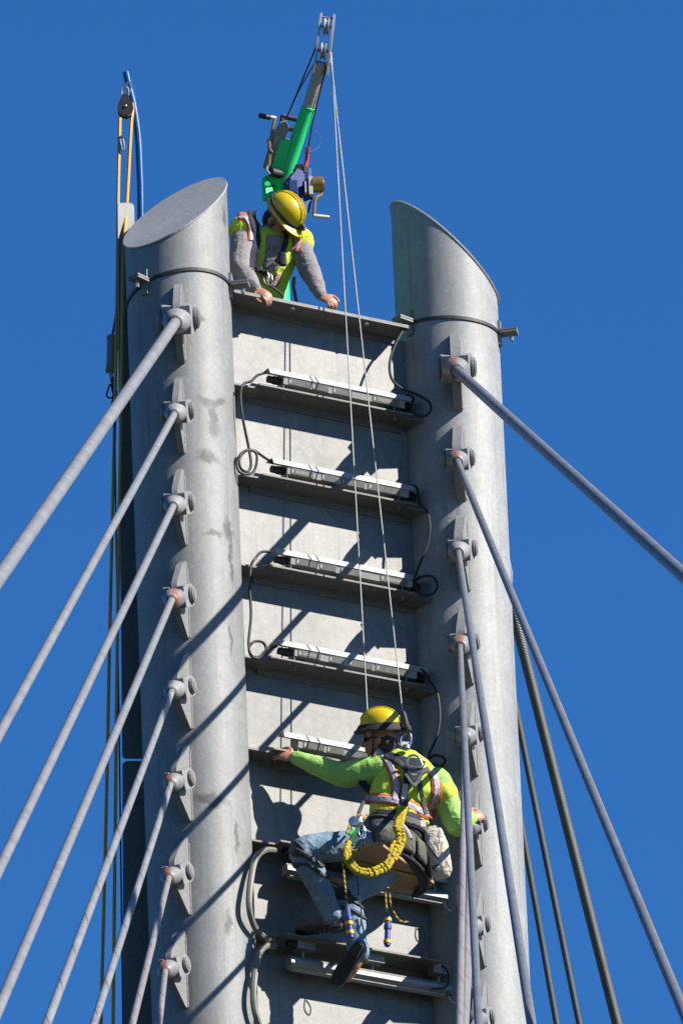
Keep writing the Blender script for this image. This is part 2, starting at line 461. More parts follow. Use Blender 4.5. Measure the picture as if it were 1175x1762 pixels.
for f, rows in ((f1, (620, 700, 935, 1030, 1190)), (f2, (1380, 1470, 1560, 1650, 1730))):
    for r in rows:
        MB().lathe(P(222+(r-350)*.01, r, YFIN), (0, -1, 0), [(-.002, .014), (.008, .014), (.010, .011)], 10).build('bolt_head', M['galv_part'], f)
# ------------------------------------------------------------------ lugs and stay cables
def lug(tb, xa, psi, theta, z, s=1.0, th=0.038):
    q = rot_toward(theta); p = UP.cross(q).normalized()
    root = V((xa, 0, z))+rot_toward(psi)*RT-q*RT
    prof = [(-0.05, .285), (.02, .285), (.11, .225), (.235, .06), (.245, .02), (.24, -.07), (.20, -.13), (.035, -.225), (-0.05, -.225)]
    prof = [(a if a < 0 else a*(1+(s-1)*.2), b*(1+(s-1)*.1)) for a, b in prof]
    o = root-p*(th/2)
    lg = MB().prism([o+q*(RT+a)+UP*b for a, b in prof], p*th).build('lug', M['galv_part'], tb, angle=40)
    for sd in (-1, 1):
        MB().tube([root+p*sd*(th/2)+q*(RT-.002)+UP*k for k in (-.222, .255)], .009, 6).build('weld_bead', M['weld'], lg)
    return q, p, root
def aim(S, ex, ey, v, sign):
    lo, hi = 0.0, 60.0
    d = ray(ex, ey)
    for _ in range(60):
        k = (lo+hi)/2; y = S.y+sign*k; Q = CAM+d*((y-CAM.y)/d.y)
        h = math.hypot(Q.x-S.x, Q.y-S.y)
        if (S.z-Q.z)/max(h, 1e-6) > v: lo = k
        else: hi = k
    return (Q-S).normalized()
def bar(mb, a, b, w, axw, n, th):       # flat bar with a rounded end at a
    d = (b-a).normalized(); pts = []
    for k in range(9):
        t = math.pi*k/8
        pts.append(a+axw*(w*math.cos(t))-d*(w*math.sin(t)))
    pts += [b-axw*w*.95, b+axw*w*.95]
    mb.prism([p_-n*(th/2) for p_ in pts], n*th)
def stay(i, tb, xa, psi, theta, py, end, v, r, s, mat, label, group, mark):
    p0 = V((xa, 0, 0))+rot_toward(psi)*RT+rot_toward(theta)*.15
    z = zat(p0.x, p0.y, py)
    q, p, root = lug(tb, xa, psi, theta, z, s, (0.038 if s < 1.4 else 0.046) if xa < 0 else 0.058)
    th = 0.062 if s < 1.4 else 0.075
    pin = root+q*(RT+.15)
    ln = math.hypot(end[0]-PX(pin)[0], end[1]-py)
    Q = CAM+ray(end[0], end[1])*((pin-CAM).length/(1+ln*0.00065))     # the stays come down towards the viewer on the deck
    a = (Q-pin).normalized()
    st = thing('stay_cable', pin, label, 'cable', group)
    a = (Q-(pin+a*.15*s)).normalized()
    ap = (a-p*a.dot(p)).normalized()                     # fork direction, square to the pin
    nx = ap.cross(p).normalized()
    base = pin+ap*(.095*s)
    for sd in (-1, 1):
        mb = MB(); bar(mb, pin+p*sd*(th/2+.023*s), base+p*sd*(th/2+.012*s), .058*s, nx, p, .034*s)
        mb.build('fork_cheek', M['cast'], st, angle=40)
    hw = th/2+.040*s
    pn = MB().lathe(pin-p*(hw+.022*s), p, [(0, .020*s), (.001, .028*s), (2*hw+.043*s, .028*s), (2*hw+.044*s, .020*s)], 18).build('pin', M['bolt'], st)
    for sd in (-1, 1):
        MB().lathe(pin+p*sd*hw, p*sd, [(0, .044*s), (.008*s, .044*s), (.009*s, .040*s)], 20).build('washer', M['galv_part'], pn)
        MB().lathe(pin+p*sd*(hw+.0095*s), p*sd, [(0, .040*s), (.007*s, .040*s), (.009*s, .034*s)], 20).build('washer', M['bolt'], pn)
    # cast socket body
    c0 = pin+ap*(.055*s)
    ra = th/2+.034*s
    prof = [(0, ra*.62), (.012*s, ra*.92), (.04*s, ra*1.0), (.075*s, ra*.98), (.12*s, ra*.84), (.165*s, max(r*1.55, ra*.62)), (.19*s, max(r*1.5, ra*.55)), (.195*s, max(r*1.35, ra*.48))]
    bd = MB(); rings = []
    for (h, rr) in prof:
        k = h/(.195*s); ax_ = (ap*(1-k)+a*k).normalized(); cc = c0+ap*(h*(1-k*.5))+a*(h*k*.5)
        u = (p-ax_*p.dot(ax_)).normalized(); w_ = ax_.cross(u)
        fl = .72+.28*min(1, k*1.6)
        rings.append([cc+u*(rr*math.cos(2*math.pi*j/22))+w_*(rr*fl*math.sin(2*math.pi*j/22)) for j in range(22)])
    bd.loft(rings); bo = bd.build('socket', M['socket_'+mark] if mark else M['cast'], st, angle=50)
    endc = c0+ap*(.195*s*.5)+a*(.195*s*.5)
    MB().lathe(endc-a*.004, a, [(0, r*1.28), (.014*s, r*1.28), (.018*s, r*1.15)], 20).build('seal_ring', M['seal'], bo)
    a = (Q-endc).normalized()
    tlen = (endc.z-GZ)/-a.z
    n = 60
    pts = [endc+a*(tlen*(k/n)**1.6) for k in range(n+1)]
    MB().tube(pts, r, 20, uv=True).build('cable', mat, st)
    return pin, a
def marked(name, col, amt):
    t = NT(name); co = t.coord(); cr = t.coord(rnd=True)
    f = t.noise(cr, 18, 5, 0.6)
    c = t.ramp(f, [(0.3, (0.17, 0.17, 0.175)), (0.7, (0.245, 0.245, 0.25))])
    sx = t.n('SeparateXYZ'); t.l(co, sx.inputs[0])
    nn = t.n('VectorMath', operation='DOT_PRODUCT'); t.l(co, nn.inputs[0]); nn.inputs[1].default_value = tuple(RGT)
    k = t.math('LESS_THAN', t.math('ABSOLUTE', t.math('ADD', nn.outputs['Value'], t.math('MULTIPLY_ADD', f, 0.03, amt))), 0.017)
    k = t.math('MULTIPLY', k, t.math('GREATER_THAN', t.noise(cr, 60, 3), 0.42))
    c = t.mix(t.math('MULTIPLY', k, 0.85), c, col)
    t.bump(t.noise(cr, 60, 3), 0.3, 0.003)
    return t.set(c, 0.5, 0.3)
M['socket_o'] = marked('cast_socket_orange_mark', (0.29, 0.07, 0.025), 0.0)
M['socket_p'] = marked('cast_socket_orange_side_mark', (0.29, 0.07, 0.025), 0.045)
M['seal'] = simple('socket_seal', (0.10, 0.09, 0.075), 0.7, 0, 0.3, 60, 0.4, 150)

LP = [(-1, 549), (2, 708), (4, 866), (4.5, 1026), (5, 1183), (9, 1342), (14, 1503), (21, 1663)]
LT = [3, 6, 9, 14, 18, 19, 20, 21]        # way each lug plate points, degrees to the viewer's left
LE = [(0, 993), (0, 1262), (0, 1494), (0, 1732), (81, 1762), (162, 1762), (228, 1762), (274, 1762)]
LV = [1.25, 1.4, 1.5, 1.6, 1.7, 1.8, 1.85, 1.9]
LR = [.036, .0235, .0235, .0235, .021, .020, .020, .020]
LS = [1.65, 1.25, 1.25, 1.25, 1.15, 1.12, 1.12, 1.12]
LM = ['stay', 'stay', 'stay', 'stay', 'stay_strand', 'stay_strand', 'stay_rust', 'stay_rust']
LK = [None, None, None, 'o', None, 'p', 'p', 'p']
ordn = ['topmost and thickest', 'second', 'third', 'fourth', 'fifth', 'sixth', 'seventh', 'lowest']
for i in range(8):
    stay(i, tubeL, -W2, R_(LP[i][0]), R_(LT[i]), LP[i][1], LE[i], LV[i], LR[i], LS[i], M[LM[i]],
         'pale grey stay cable running down left, %s from the top on the left tube' % ordn[i] if i else 'thick pale grey stay cable running down left, topmost on the left tube', 'stay cables of the left tube', LK[i])
RP = [(-7, 633), (-6.5, 789), (-6, 945), (-5, 1106), (-5, 1264), (-5, 1418), (-4, 1592), (-4, 1752)]
RTL = [1, 4, 7, 9, 8, 7, 10, 10]
RE = [(1175, 990), (1175, 1741), (914, 1762), (823, 1762), (790, 1762), (798, 1762), (801, 1762), (806, 1780)]
RV = [1.1, 1.85, 2.05, 2.2, 2.35, 2.4, 2.5, 2.6]
RR = [.034, .022, .021, .0195, .019, .019, .019, .019]
RS = [1.55, 1.25, 1.25, 1.22, 1.12, 1.12, 1.12, 1.12]
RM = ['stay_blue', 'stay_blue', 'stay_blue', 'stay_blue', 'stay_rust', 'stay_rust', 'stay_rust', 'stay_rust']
RK = ['o', 'o', None, 'o', 'o', 'o', 'o', 'o']
rl = ['thick blue grey stay cable running off right, topmost on the right tube',
      'blue grey stay cable slanting to the lower right corner, second on the right tube',
      'blue grey stay cable crossing the right tube, third from its top',
      'blue grey stay cable running almost straight down, fourth on the right tube',
      'rust streaked stay cable, fifth on the right tube, leftmost beside the seated worker',
      'rust streaked stay cable, sixth on the right tube, at the worker\'s right hand',
      'rust streaked stay cable, seventh on the right tube, with orange marked socket',
      'stay cable whose socket shows at the bottom edge, lowest on the right tube']
for i in range(8):
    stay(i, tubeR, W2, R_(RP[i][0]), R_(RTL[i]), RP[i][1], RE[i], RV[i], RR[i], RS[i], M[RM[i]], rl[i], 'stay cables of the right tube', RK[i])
bl = ['thick dark wire rope backstay behind the right tube', 'middle of three dark wire rope backstays behind the right tube', 'lowest and thinnest dark wire rope backstay behind the right tube']
for i, (sx, sy, ex, ey, r) in enumerate(((862, 970, 1061, 1762, .034), (870, 1135, 996, 1762, .021), (884, 1350, 957, 1762, .020))):
    S = P(sx, sy, 0.24); a = aim(S, ex, ey, 2.3, 1)
    st = thing('backstay_cable', S, bl[i], 'cable', 'backstays behind the right tube')
    n = 40; L = (S.z-GZ)/-a.z
    MB().tube([S+a*(L*(k/n)**1.5) for k in range(n+1)], r, 18, uv=True).build('cable', M['backstay'], st)
    MB().lathe(S-a*.12, a, [(0, r*1.3), (.04, r*1.9), (.2, r*1.7), (.26, r*1.2)], 18).build('socket', M['cast'], st)
    MB().box(S-a*.13-RGT*.07, (.05, .10, .12)).build('anchor_plate', M['galv_part'], st)

# ------------------------------------------------------------------ clamp bands
def band(xa, rows, label, clamps):
    # a thin strap tilted to pass through three sighted points on the tube
    pts = [tubefront(px, py, xa) for px, py in rows]
    A = pts[0]; n = (pts[1]-A).cross(pts[2]-A).normalized()
    if n.z < 0: n = -n
    def h(x, y): return A.z-(n.x*(x-A.x)+n.y*(y-A.y))/n.z
    o = thing('clamp_band', (xa, 0, A.z), label, 'clamp band', 'clamp bands round the tubes')
    seg = 64; mb = MB()
    ri, ro = RT+.0005, RT+.009
    prof = [(ri, -.011), (ro, -.011), (ro, .011), (ri, .011)]
    rings = []
    for k in range(seg+1):
        a = 2*math.pi*k/seg; x, y = math.cos(a), math.sin(a)
        rings.append([V((xa+x*r, y*r, h(xa+x*RT, y*RT)+dz)) for r, dz in prof])
    mb.loft(rings, cap=False); mb.build('strap', M['black'], o)
    for (px, py) in clamps:
        c = tubefront(px, py, xa); rad = V((c.x-xa, c.y, 0)).normalized(); tg = UP.cross(rad).normalized()
        c.z = h(c.x, c.y)
        b = MB(); b.box(c+rad*.008, (.016, .05, .17), (rad, tg, UP))
        cl = b.build('clamp_bracket', M['galv_part'], o)
        for dz in (.012, -.004):
            MB().box(c+rad*.07+UP*dz, (.11, .085, .011), (rad, tg, UP)).build('clamp_leaf', M['galv_part'], cl)
        MB().lathe(c+rad*.085+UP*-.06, UP, [(0, .013), (.05, .013), (.052, .02), (.056, .02), (.09, .012)], 6).build('bolt', M['bolt'], cl)
    return o
band(-W2, [(232, 503), (310, 465), (392, 486)], 'thin black strap with steel clamps round the top of the left tube', [(250, 478), (398, 492)])
band(W2, [(735, 549), (790, 547), (855, 571)], 'thin black strap with steel clamps round the top of the right tube', [(706, 556), (858, 573)])
# ------------------------------------------------------------------ light fixtures on the shelves
FX0, FX1 = P(457, 640, -0.10).x, P(709, 684, -0.10).x
def sect(mb, prof, x0, x1, z, yc=-0.095):
    mb.prism([V((x0, yc+y, z+h)) for y, h in prof], V((x1-x0, 0, 0))); return mb
FLEN = FX1-FX0
def fixture(z, i, label, plug=True):
    zb = z+0.052
    o = thing('light_fixture', (FX0, -0.095, z), label, 'light fixture', 'linear light fixtures on the shelves')
    sect(MB(), [(.035, .092), (-.045, .092), (-.064, .048), (-.060, .046), (-.042, .087), (.035, .087)], FX0, FX1, zb).build('top_rail', M['alu'], o, angle=20)
    bd = sect(MB(), [(.034, .0825), (-.042, .0825), (-.056, .047), (-.046, .0), (.034, .0)], FX0+.105, FX1-.085, zb).build('housing', M['alu_body'], o, angle=20)
    nrm = V((0, -.047, -.010)).normalized(); slope = V((0, -.010, .047)).normalized()
    cen = V((0, -.095-.051, zb+.0235))
    segs = ((.13, .27, 1), (.29, .40, 0), (.43, .56, 1), (.70, .88, 2)) if i % 2 == 0 else ((.12, .27, 2), (.33, .43, 0), (.46, .62, 1), (.64, .86, 1))
    for a, b, kind in segs:
        xm, ln = FX0+FLEN*(a+b)/2, FLEN*(b-a)
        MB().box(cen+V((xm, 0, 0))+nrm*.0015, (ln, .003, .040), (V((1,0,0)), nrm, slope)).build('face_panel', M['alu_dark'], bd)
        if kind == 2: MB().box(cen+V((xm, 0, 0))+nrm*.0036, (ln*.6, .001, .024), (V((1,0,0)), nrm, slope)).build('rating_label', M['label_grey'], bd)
        MB().box(cen+V((xm-ln*.42, 0, 0))+nrm*.0036, (.012, .001, .022), (V((1,0,0)), nrm, slope)).build('marking', M['label_white'], bd)
    for sx, a in ((0, FX0+.012), (1, FX1-.085)):
        if sx == 0 and not plug: continue
        ln = .105 if sx == 0 else .075
        cn = MB().lathe((a, -.097, zb+.034), (1, 0, 0), [(0, .014), (.004, .024), (ln*.4, .024), (ln*.42, .028), (ln*.7, .028), (ln*.72, .023), (ln, .023)], 14)
        cn.build('cable_connector', M['black'], o)
    for a in (FX0+.115, FX1-.15):
        cl = MB().lathe((a, -.085, zb-.010), (1, 0, 0), [(0, .016), (.003, .021), (.085, .021), (.088, .016)], 14).build('mount_clamp', M['clampgrey'], o)
        MB().tube([(a-.006, -.13, zb+.01), (a-.006, -.135, z-.045)], .004, 6).build('mount_bolt', M['bolt'], cl)
        MB().box((a+.044, -.085, (z+zb-.025)/2), (.03, .05, zb-.025-z)).build('mount_foot', M['galv_part'], cl)
    return o
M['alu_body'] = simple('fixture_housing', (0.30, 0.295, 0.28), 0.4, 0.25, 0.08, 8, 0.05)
M['label_grey'] = simple('rating_label', (0.2, 0.195, 0.18), 0.5, 0, 0.35, 160, 0)
M['label_white'] = simple('white_print', (0.4, 0.4, 0.38), 0.5, 0, 0.05, 60, 0)
M['clampgrey'] = simple('clamp_grey', (0.08, 0.077, 0.07), 0.45, 0.2, 0.2, 30, 0.1)
fl = ['linear light fixture on the uppermost lit shelf, just below the top angle', 'linear light fixture on the second lit shelf, with coiled lead at its left',
      'linear light fixture on the third lit shelf, with coiled lead at its right end', 'linear light fixture on the shelf just above the seated worker\'s helmet',
      'linear light fixture that the seated worker is holding at its open left end']
for i in range(5): fixture(SZ[i], i, fl[i], plug=(i != 4))

# fixtures hung under the two lowest shelves
def hung(z, label):
    o = thing('hanging_light_fixture', (FX0, -0.10, z-.2), label, 'light fixture', 'light fixtures hung under the lowest shelves')
    zb = z-.205; x0, x1 = FX0-.02, FX1+.06
    sect(MB(), [(.03, .07), (-.028, .07), (-.046, .045), (-.046, .02), (-.02, .0), (.03, .0)], x0, x1, zb, -.12).build('housing', M['alu_body'], o, angle=20)
    sect(MB(), [(-.020, -.0015), (.028, -.0015), (.028, -.008), (-.02, -.008)], x0+.03, x1-.03, zb, -.12).build('lens', M['lens'], o)
    for a in (x0+.06, (x0+x1)/2-.02, x1-.12):
        b = MB().box((a+.05, -.135, z-.052), (.125, .075, .062)).build('junction_box', M['alu_body'], o)
        MB().box((a+.05, -.1735, z-.045), (.115, .002, .045)).build('cover', M['alu_body'], b)
        MB().tube([(a+.05, -.12, z-.083), (a+.05, -.12, zb+.07)], .010, 8).build('hanger', M['bolt'], b)
    MB().lathe((x0-.01, -.135, z-.05), (1, 0, 0), [(0, .022), (.03, .022), (.031, .028), (.068, .028)], 12).build('conduit_gland', M['black'], o)
    for a in (x0+.3, x1-.03):
        MB().tube(catmull([(a, -.15, zb+.0), (a+.01, -.17, zb-.05), (a+.05, -.18, zb-.075), (a+.055, -.17, zb-.03), (a+.01, -.15, zb-.005)], 4), .004, 6).build('wire_hook', M['wire_dark'], o)
    return o
M['lens'] = simple('frosted_lens', (0.4, 0.4, 0.38), 0.25, 0, 0.05, 20, 0)
hung(SZ[5], 'light fixture hung under the shelf beside the seated worker\'s knee')
hung(SZ[6], 'light fixture hung under the lowest shelf, below the worker\'s boots')

# ------------------------------------------------------------------ black leads and grey conduits
def lead(name, pts, r, mat, label, cat='cable', group=None, n=8):
    w_ = [P(a, b, y) for a, b, y in pts]
    mn = min(w_, key=lambda q: q.z)
    o = MB().tube(catmull(w_, n), r, 8)
    ob = o.build(name, mat, None); tag(ob, label, cat, group); return ob
lr = .009
grp = 'black leads of the shelf lights'
lead('power_lead', [(457, 641, -.1), (443, 646, -.12), (432, 656, -.23), (419, 661, -.27), (414, 680, -.27), (418, 720, -.27), (428, 770, -.23), (432, 800, -.23), (425, 812, -.23), (414, 805, -.27), (413, 788, -.27), (425, 775, -.23), (440, 779, -.23), (442, 795, -.23), (436, 812, -.23), (423, 816, -.27), (411, 810, -.27), (408, 795, -.27), (418, 778, -.27), (436, 775, -.13), (455, 787, -.12), (470, 797, -.1)], lr, M['black'], 'black lead hanging down left from the uppermost shelf light into a coil', group=grp)
lead('power_lead', [(465, 949, -.1), (450, 950, -.12), (440, 960, -.23), (432, 975, -.23), (430, 1010, -.23), (432, 1060, -.23), (428, 1105, -.23), (432, 1128, -.23), (446, 1132, -.23), (458, 1120, -.15), (453, 1106, -.15), (438, 1104, -.23), (429, 1115, -.23), (436, 1130, -.23), (452, 1128, -.15), (463, 1116, -.13), (476, 1112, -.1)], lr, M['black'], 'black lead with a loop hanging left between third and fourth shelf lights', group=grp)
lead('power_lead', [(700, 560, -.16), (684, 585, -.17), (671, 620, -.17), (673, 650, -.17), (690, 668, -.17), (715, 678, -.2), (738, 692, -.24), (740, 708, -.24), (728, 716, -.2), (712, 712, -.18), (707, 700, -.17), (711, 685, -.15), (700, 678, -.12)], lr, M['black'], 'black lead curving from the top angle to the uppermost shelf light', group=grp)
lead('power_lead', [(702, 835, -.12), (716, 838, -.15), (720, 852, -.18), (722, 866, -.2), (734, 880, -.24), (739, 905, -.26), (736, 935, -.25), (722, 970, -.22), (714, 992, -.18), (713, 1005, -.15), (722, 1022, -.2), (744, 1022, -.24), (752, 1008, -.25), (745, 993, -.24), (726, 992, -.2), (712, 1000, -.14)], lr, M['black'], 'black lead hanging right of the second shelf light into a coil', group=grp)
lead('power_lead', [(714, 1150, -.12), (728, 1155, -.16), (740, 1172, -.22), (752, 1195, -.27), (756, 1235, -.28), (750, 1270, -.27), (738, 1298, -.25), (740, 1312, -.25), (756, 1318, -.26), (765, 1312, -.27), (762, 1303, -.27), (746, 1300, -.25), (736, 1308, -.22), (728, 1318, -.18)], lr, M['black'], 'black lead hanging right of the fourth shelf light behind the worker', group=grp)
lead('conduit', [(472, 1463, -.17), (454, 1464, -.24), (439, 1480, -.32), (431, 1520, -.37), (429, 1560, -.38), (437, 1592, -.34), (453, 1612, -.26), (470, 1619, -.17)], .021, M['greycable'], 'upper grey flexible conduit looping along the left tube', group='grey conduits beside the left tube')
lead('conduit', [(472, 1628, -.17), (456, 1629, -.24), (444, 1645, -.31), (437, 1690, -.36), (437, 1730, -.36), (446, 1765, -.32), (460, 1800, -.16), (475, 1806, -.12)], .022, M['greycable'], 'lower grey flexible conduit at the bottom edge beside the left tube', group='grey conduits beside the left tube')
lead('power_lead', [(730, 1700, -.13), (745, 1701, -.16), (765, 1699, -.2), (772, 1685, -.22), (768, 1668, -.2), (757, 1660, -.16)], .007, M['black'], 'thin black lead looping at the right end of the lowest shelf', group=grp)
# ------------------------------------------------------------------ people
def fabric(name, col, rough=0.85, var=0.12, fold=0.5, fscale=9.0, weave=0.15, dirt=None, stretch=(1, 1, 1)):
    t = NT(name); co = t.coord(); cs = t.coord(scale=stretch); col = tuple(k*AL for k in col)
    if dirt: dirt = tuple(k*AL for k in dirt)
    f = t.noise(co, 6, 5, 0.6)
    c = t.ramp(f, [(0.3, tuple(k*(1-var) for k in col)), (0.7, tuple(min(1, k*(1+var)) for k in col))])
    if dirt: c = t.mix(t.ramp(t.noise(co, 11, 5, 0.65), [(0.5, 0.0), (0.75, 0.7)]), c, dirt)
    fo = t.noise(cs, fscale, 3, 0.5, 0.8)
    t.bump(t.math('ADD', t.math('MULTIPLY', fo, 1.0), t.math('MULTIPLY', t.noise(co, 350, 2), weave*.1)), fold, 0.03)
    return t.set(c, rough, 0.0)
M['skin'] = simple('skin', (0.40, 0.20, 0.13), 0.5, 0, 0.15, 30, 0.15, 120, 0.002)
M['skin'].node_tree.nodes['Principled BSDF'].inputs['Subsurface Weight'].default_value = 0.1
M['lime'] = fabric('lime_shirt', (0.30, 0.54, 0.12), fold=0.45, fscale=12)
M['hivis'] = fabric('hi_vis_yellow', (0.48, 0.64, 0.05), fold=0.6, fscale=10)
M['orange'] = fabric('orange_trim', (0.62, 0.12, 0.025), var=.08, fold=0.2)
M['silver'] = fabric('reflective_tape', (0.38, 0.35, 0.37), rough=0.35, var=.15, fold=0.3, fscale=25)
M['denim'] = fabric('denim', (0.14, 0.22, 0.30), var=.35, fold=0.6, fscale=13, dirt=(0.29, 0.38, 0.46))
M['greyshirt'] = fabric('grey_shirt', (0.22, 0.205, 0.215), fold=0.5, fscale=12, stretch=(1, 1, 2.2))
M['navy'] = fabric('navy_padding', (0.008, 0.012, 0.028), fold=0.4, fscale=20)
M['padgrey'] = fabric('grey_green_padding', (0.085, 0.088, 0.075), var=.3, fold=0.4, fscale=25)
M['hatyellow'] = simple('yellow_helmet_plastic', (0.60, 0.44, 0.004), 0.3, 0, 0.05, 12, 0.03)
M['hatblack'] = simple('dark_brim_cover', (0.018, 0.012, 0.012), 0.8, 0, 0.3, 40, 0.2)
M['hair'] = simple('brown_hair', (0.06, 0.028, 0.014), 0.6, 0, 0.5, 60, 0.8, 160, 0.006, stretch=(1, 1, 0.2))
M['hairblack'] = simple('black_hair', (0.012, 0.010, 0.010), 0.6, 0, 0.4, 60, 0.8, 160, 0.006)
M['boot'] = simple('brown_boot_leather', (0.13, 0.062, 0.045), 0.5, 0, 0.4, 14, 0.4, 60, 0.003)
M['sole'] = simple('boot_sole', (0.035, 0.032, 0.028), 0.8, 0, 0.3, 40, 0.4, 90, 0.003)
M['lany'] = fabric('yellow_lanyard', (0.50, 0.37, 0.01), var=.2, fold=0.8, fscale=60)
M['steel'] = simple('bright_steel', (0.5, 0.5, 0.51), 0.22, 0.9, 0.08, 40, 0.05)
M['ply'] = simple('plywood', (0.36, 0.22, 0.13), 0.7, 0, 0.18, 6, 0.2, 40, stretch=(1, 6, 6))
M['ylpaint'] = simple('yellow_strap_tape', (0.35, 0.27, 0.015), 0.6, 0, 0.15, 20, 0.1)
M['canvas'] = fabric('beige_canvas', (0.56, 0.50, 0.42), var=.1, fold=0.9, fscale=16)
M['white'] = simple('white_tag', (0.5, 0.5, 0.49), 0.6, 0, 0.05, 40, 0)
M['glass'] = simple('dark_glasses', (0.01, 0.01, 0.012), 0.1, 0, 0.1, 40, 0)
M['bluecloth'] = fabric('blue_bandana', (0.05, 0.22, 0.55), fold=.5)
M['bluegrip'] = simple('blue_grip', (0.03, 0.05, 0.25), 0.4, 0, 0.1, 40, 0)
M['yelgrip'] = simple('yellow_grip', (0.80, 0.42, 0.02), 0.4, 0, 0.1, 40, 0)
M['red'] = simple('red_paint', (0.55, 0.02, 0.03), 0.4, 0, 0.1, 40, 0)

def mods(ob, voxel=0.007, smooth=3, wrinkle=0.0, wsize=0.06, sub=0):
    m_ = ob.modifiers.new('remesh', 'REMESH'); m_.mode = 'VOXEL'; m_.voxel_size = voxel; m_.use_smooth_shade = True
    s_ = ob.modifiers.new('smooth', 'SMOOTH'); s_.iterations = smooth; s_.factor = 0.5
    if wrinkle:
        tx = bpy.data.textures.new(ob.name+'_folds', 'CLOUDS'); tx.noise_scale = wsize; tx.noise_depth = 2
        d_ = ob.modifiers.new('folds', 'DISPLACE'); d_.texture = tx; d_.strength = wrinkle; d_.mid_level = 0.5; d_.texture_coords = 'LOCAL'
    return ob
def ringloft(mb, secs, n=24, power=2.3):
    # secs: (centre, right, forward, rx, ry); superellipse rings, refined along the spine
    keys = [tuple(V(k) if not isinstance(k, (int, float)) else k for k in s) for s in secs]
    cs = catmull([k[0] for k in keys], 4); rg = catmull([k[1] for k in keys], 4); fw = catmull([k[2] for k in keys], 4)
    rr = catmull([V((k[3], k[4], 0)) for k in keys], 4)
    rings = []
    for c, r, f, q in zip(cs, rg, fw, rr):
        ring = []
        for j in range(n):
            a = 2*math.pi*j/n; ca, sa = math.cos(a), math.sin(a)
            e = 2/power
            ring.append(c+r*(math.copysign(abs(ca)**e, ca)*q.x)+f*(math.copysign(abs(sa)**e, sa)*q.y))
        rings.append(ring)
    mb.loft(rings); return mb
def limb(mb, pts, rad, n=5, flat=None, x0=None, seg=14):
    pp = catmull(pts, n); m_ = len(pts)-1
    rr = []
    for i in range(len(pp)):
        u = i/(len(pp)-1)*m_; k = min(int(u), m_-1); q = u-k; q = q*q*(3-2*q)
        rr.append(rad[k]*(1-q)+rad[k+1]*q)
    mb.tube(pp, rr, seg, flat=flat, x0=x0)
    mb.ell(pp[0], (rr[0],)*3, None, 10, 6); mb.ell(pp[-1], (rr[-1],)*3, None, 10, 6)
    return mb
def head(mb, c, K, G, s=1.0):
    S = G.cross(K).normalized(); ax = (S, G, K)
    def o(a, b, d): return c+S*a*s+G*b*s+K*d*s
    mb.ell(o(0, -.012, .03), (.077*s, .098*s, .095*s), ax, 20, 14)
    mb.ell(o(0, .018, -.035), (.062*s, .072*s, .085*s), ax, 18, 12)
    mb.ell(o(0, .045, -.092), (.034*s, .032*s, .026*s), ax, 12, 8)             # chin
    mb.ell(o(0, .078, .022), (.052*s, .018*s, .014*s), ax, 12, 8)              # brow
    mb.tube([o(0, .082, .012), o(0, .104, -.022), o(0, .108, -.034)], [.008*s, .012*s, .014*s], 8)   # nose
    mb.ell(o(0, .100, -.036), (.017*s, .014*s, .010*s), ax, 10, 6)
    mb.ell(o(0, .081, -.062), (.026*s, .011*s, .007*s), ax, 10, 6)             # lips
    mb.ell(o(0, .078, -.074), (.022*s, .011*s, .007*s), ax, 10, 6)
    for sd in (-1, 1):
        mb.ell(o(sd*.078, -.012, -.008), (.010*s, .022*s, .034*s), (S, (G+S*sd*-.3).normalized(), K), 10, 8)   # ear
        mb.ell(o(sd*.040, .062, -.026), (.024*s, .022*s, .020*s), ax, 10, 6)   # cheek
    return S
def hand(mb, w, d, n, side, curl=(.5, .6, .4), spread=.02, thumb=.7, s=1.0):
    # w wrist, d along the hand, n out of the back of the hand; side = +1 thumb towards d x n
    d = d.normalized(); n = (n-d*n.dot(d)).normalized(); b = d.cross(n)*side
    ax = (b, d, n)
    mb.ell(w+d*.045*s, (.042*s, .055*s, .019*s), ax, 14, 10)
    mb.ell(w+d*.075*s, (.040*s, .022*s, .016*s), ax, 12, 8)
    mb.tube([w-d*.03*s, w+d*.03*s], .026*s, 12, flat=(1, .8), x0=b)
    L = (.026, .046, .046, .044, .036)
    for k, (off, ln) in enumerate(((.030, .072), (.010, .080), (-.011, .075), (-.030, .060))):
        p = w+d*(.082-.003*abs(k-1.2))*s+b*off*s
        ang = 0; pts = [p]; fr = (.45, .32, .23)
        for q in range(3):
            ang += curl[q]*(1+.06*k)
            dirv = d*math.cos(ang)-n*math.sin(ang)+b*(off*.6)
            p = p+dirv.normalized()*(ln*fr[q])*s; pts.append(p)
        mb.tube(catmull(pts, 3), [.0098*s, .0095*s, .009*s, .0075*s], 8)
        mb.ell(pts[-1], (.0075*s,)*3, None, 8, 6)
    t0 = w+d*.022*s+b*.030*s
    t1 = t0+(d*.6+b*.75-n*.15).normalized()*.036*s
    t2 = t1+(d*1.0+b*(.55-thumb*.5)-n*.45*thumb).normalized()*.032*s
    t3 = t2+(d*1.0-b*.3*thumb-n*.6*thumb).normalized()*.026*s
    mb.tube(catmull([t0, t1, t2, t3], 3), [.015*s, .0125*s, .011*s, .0085*s], 8); mb.ell(t3, (.0085*s,)*3, None, 8, 6)
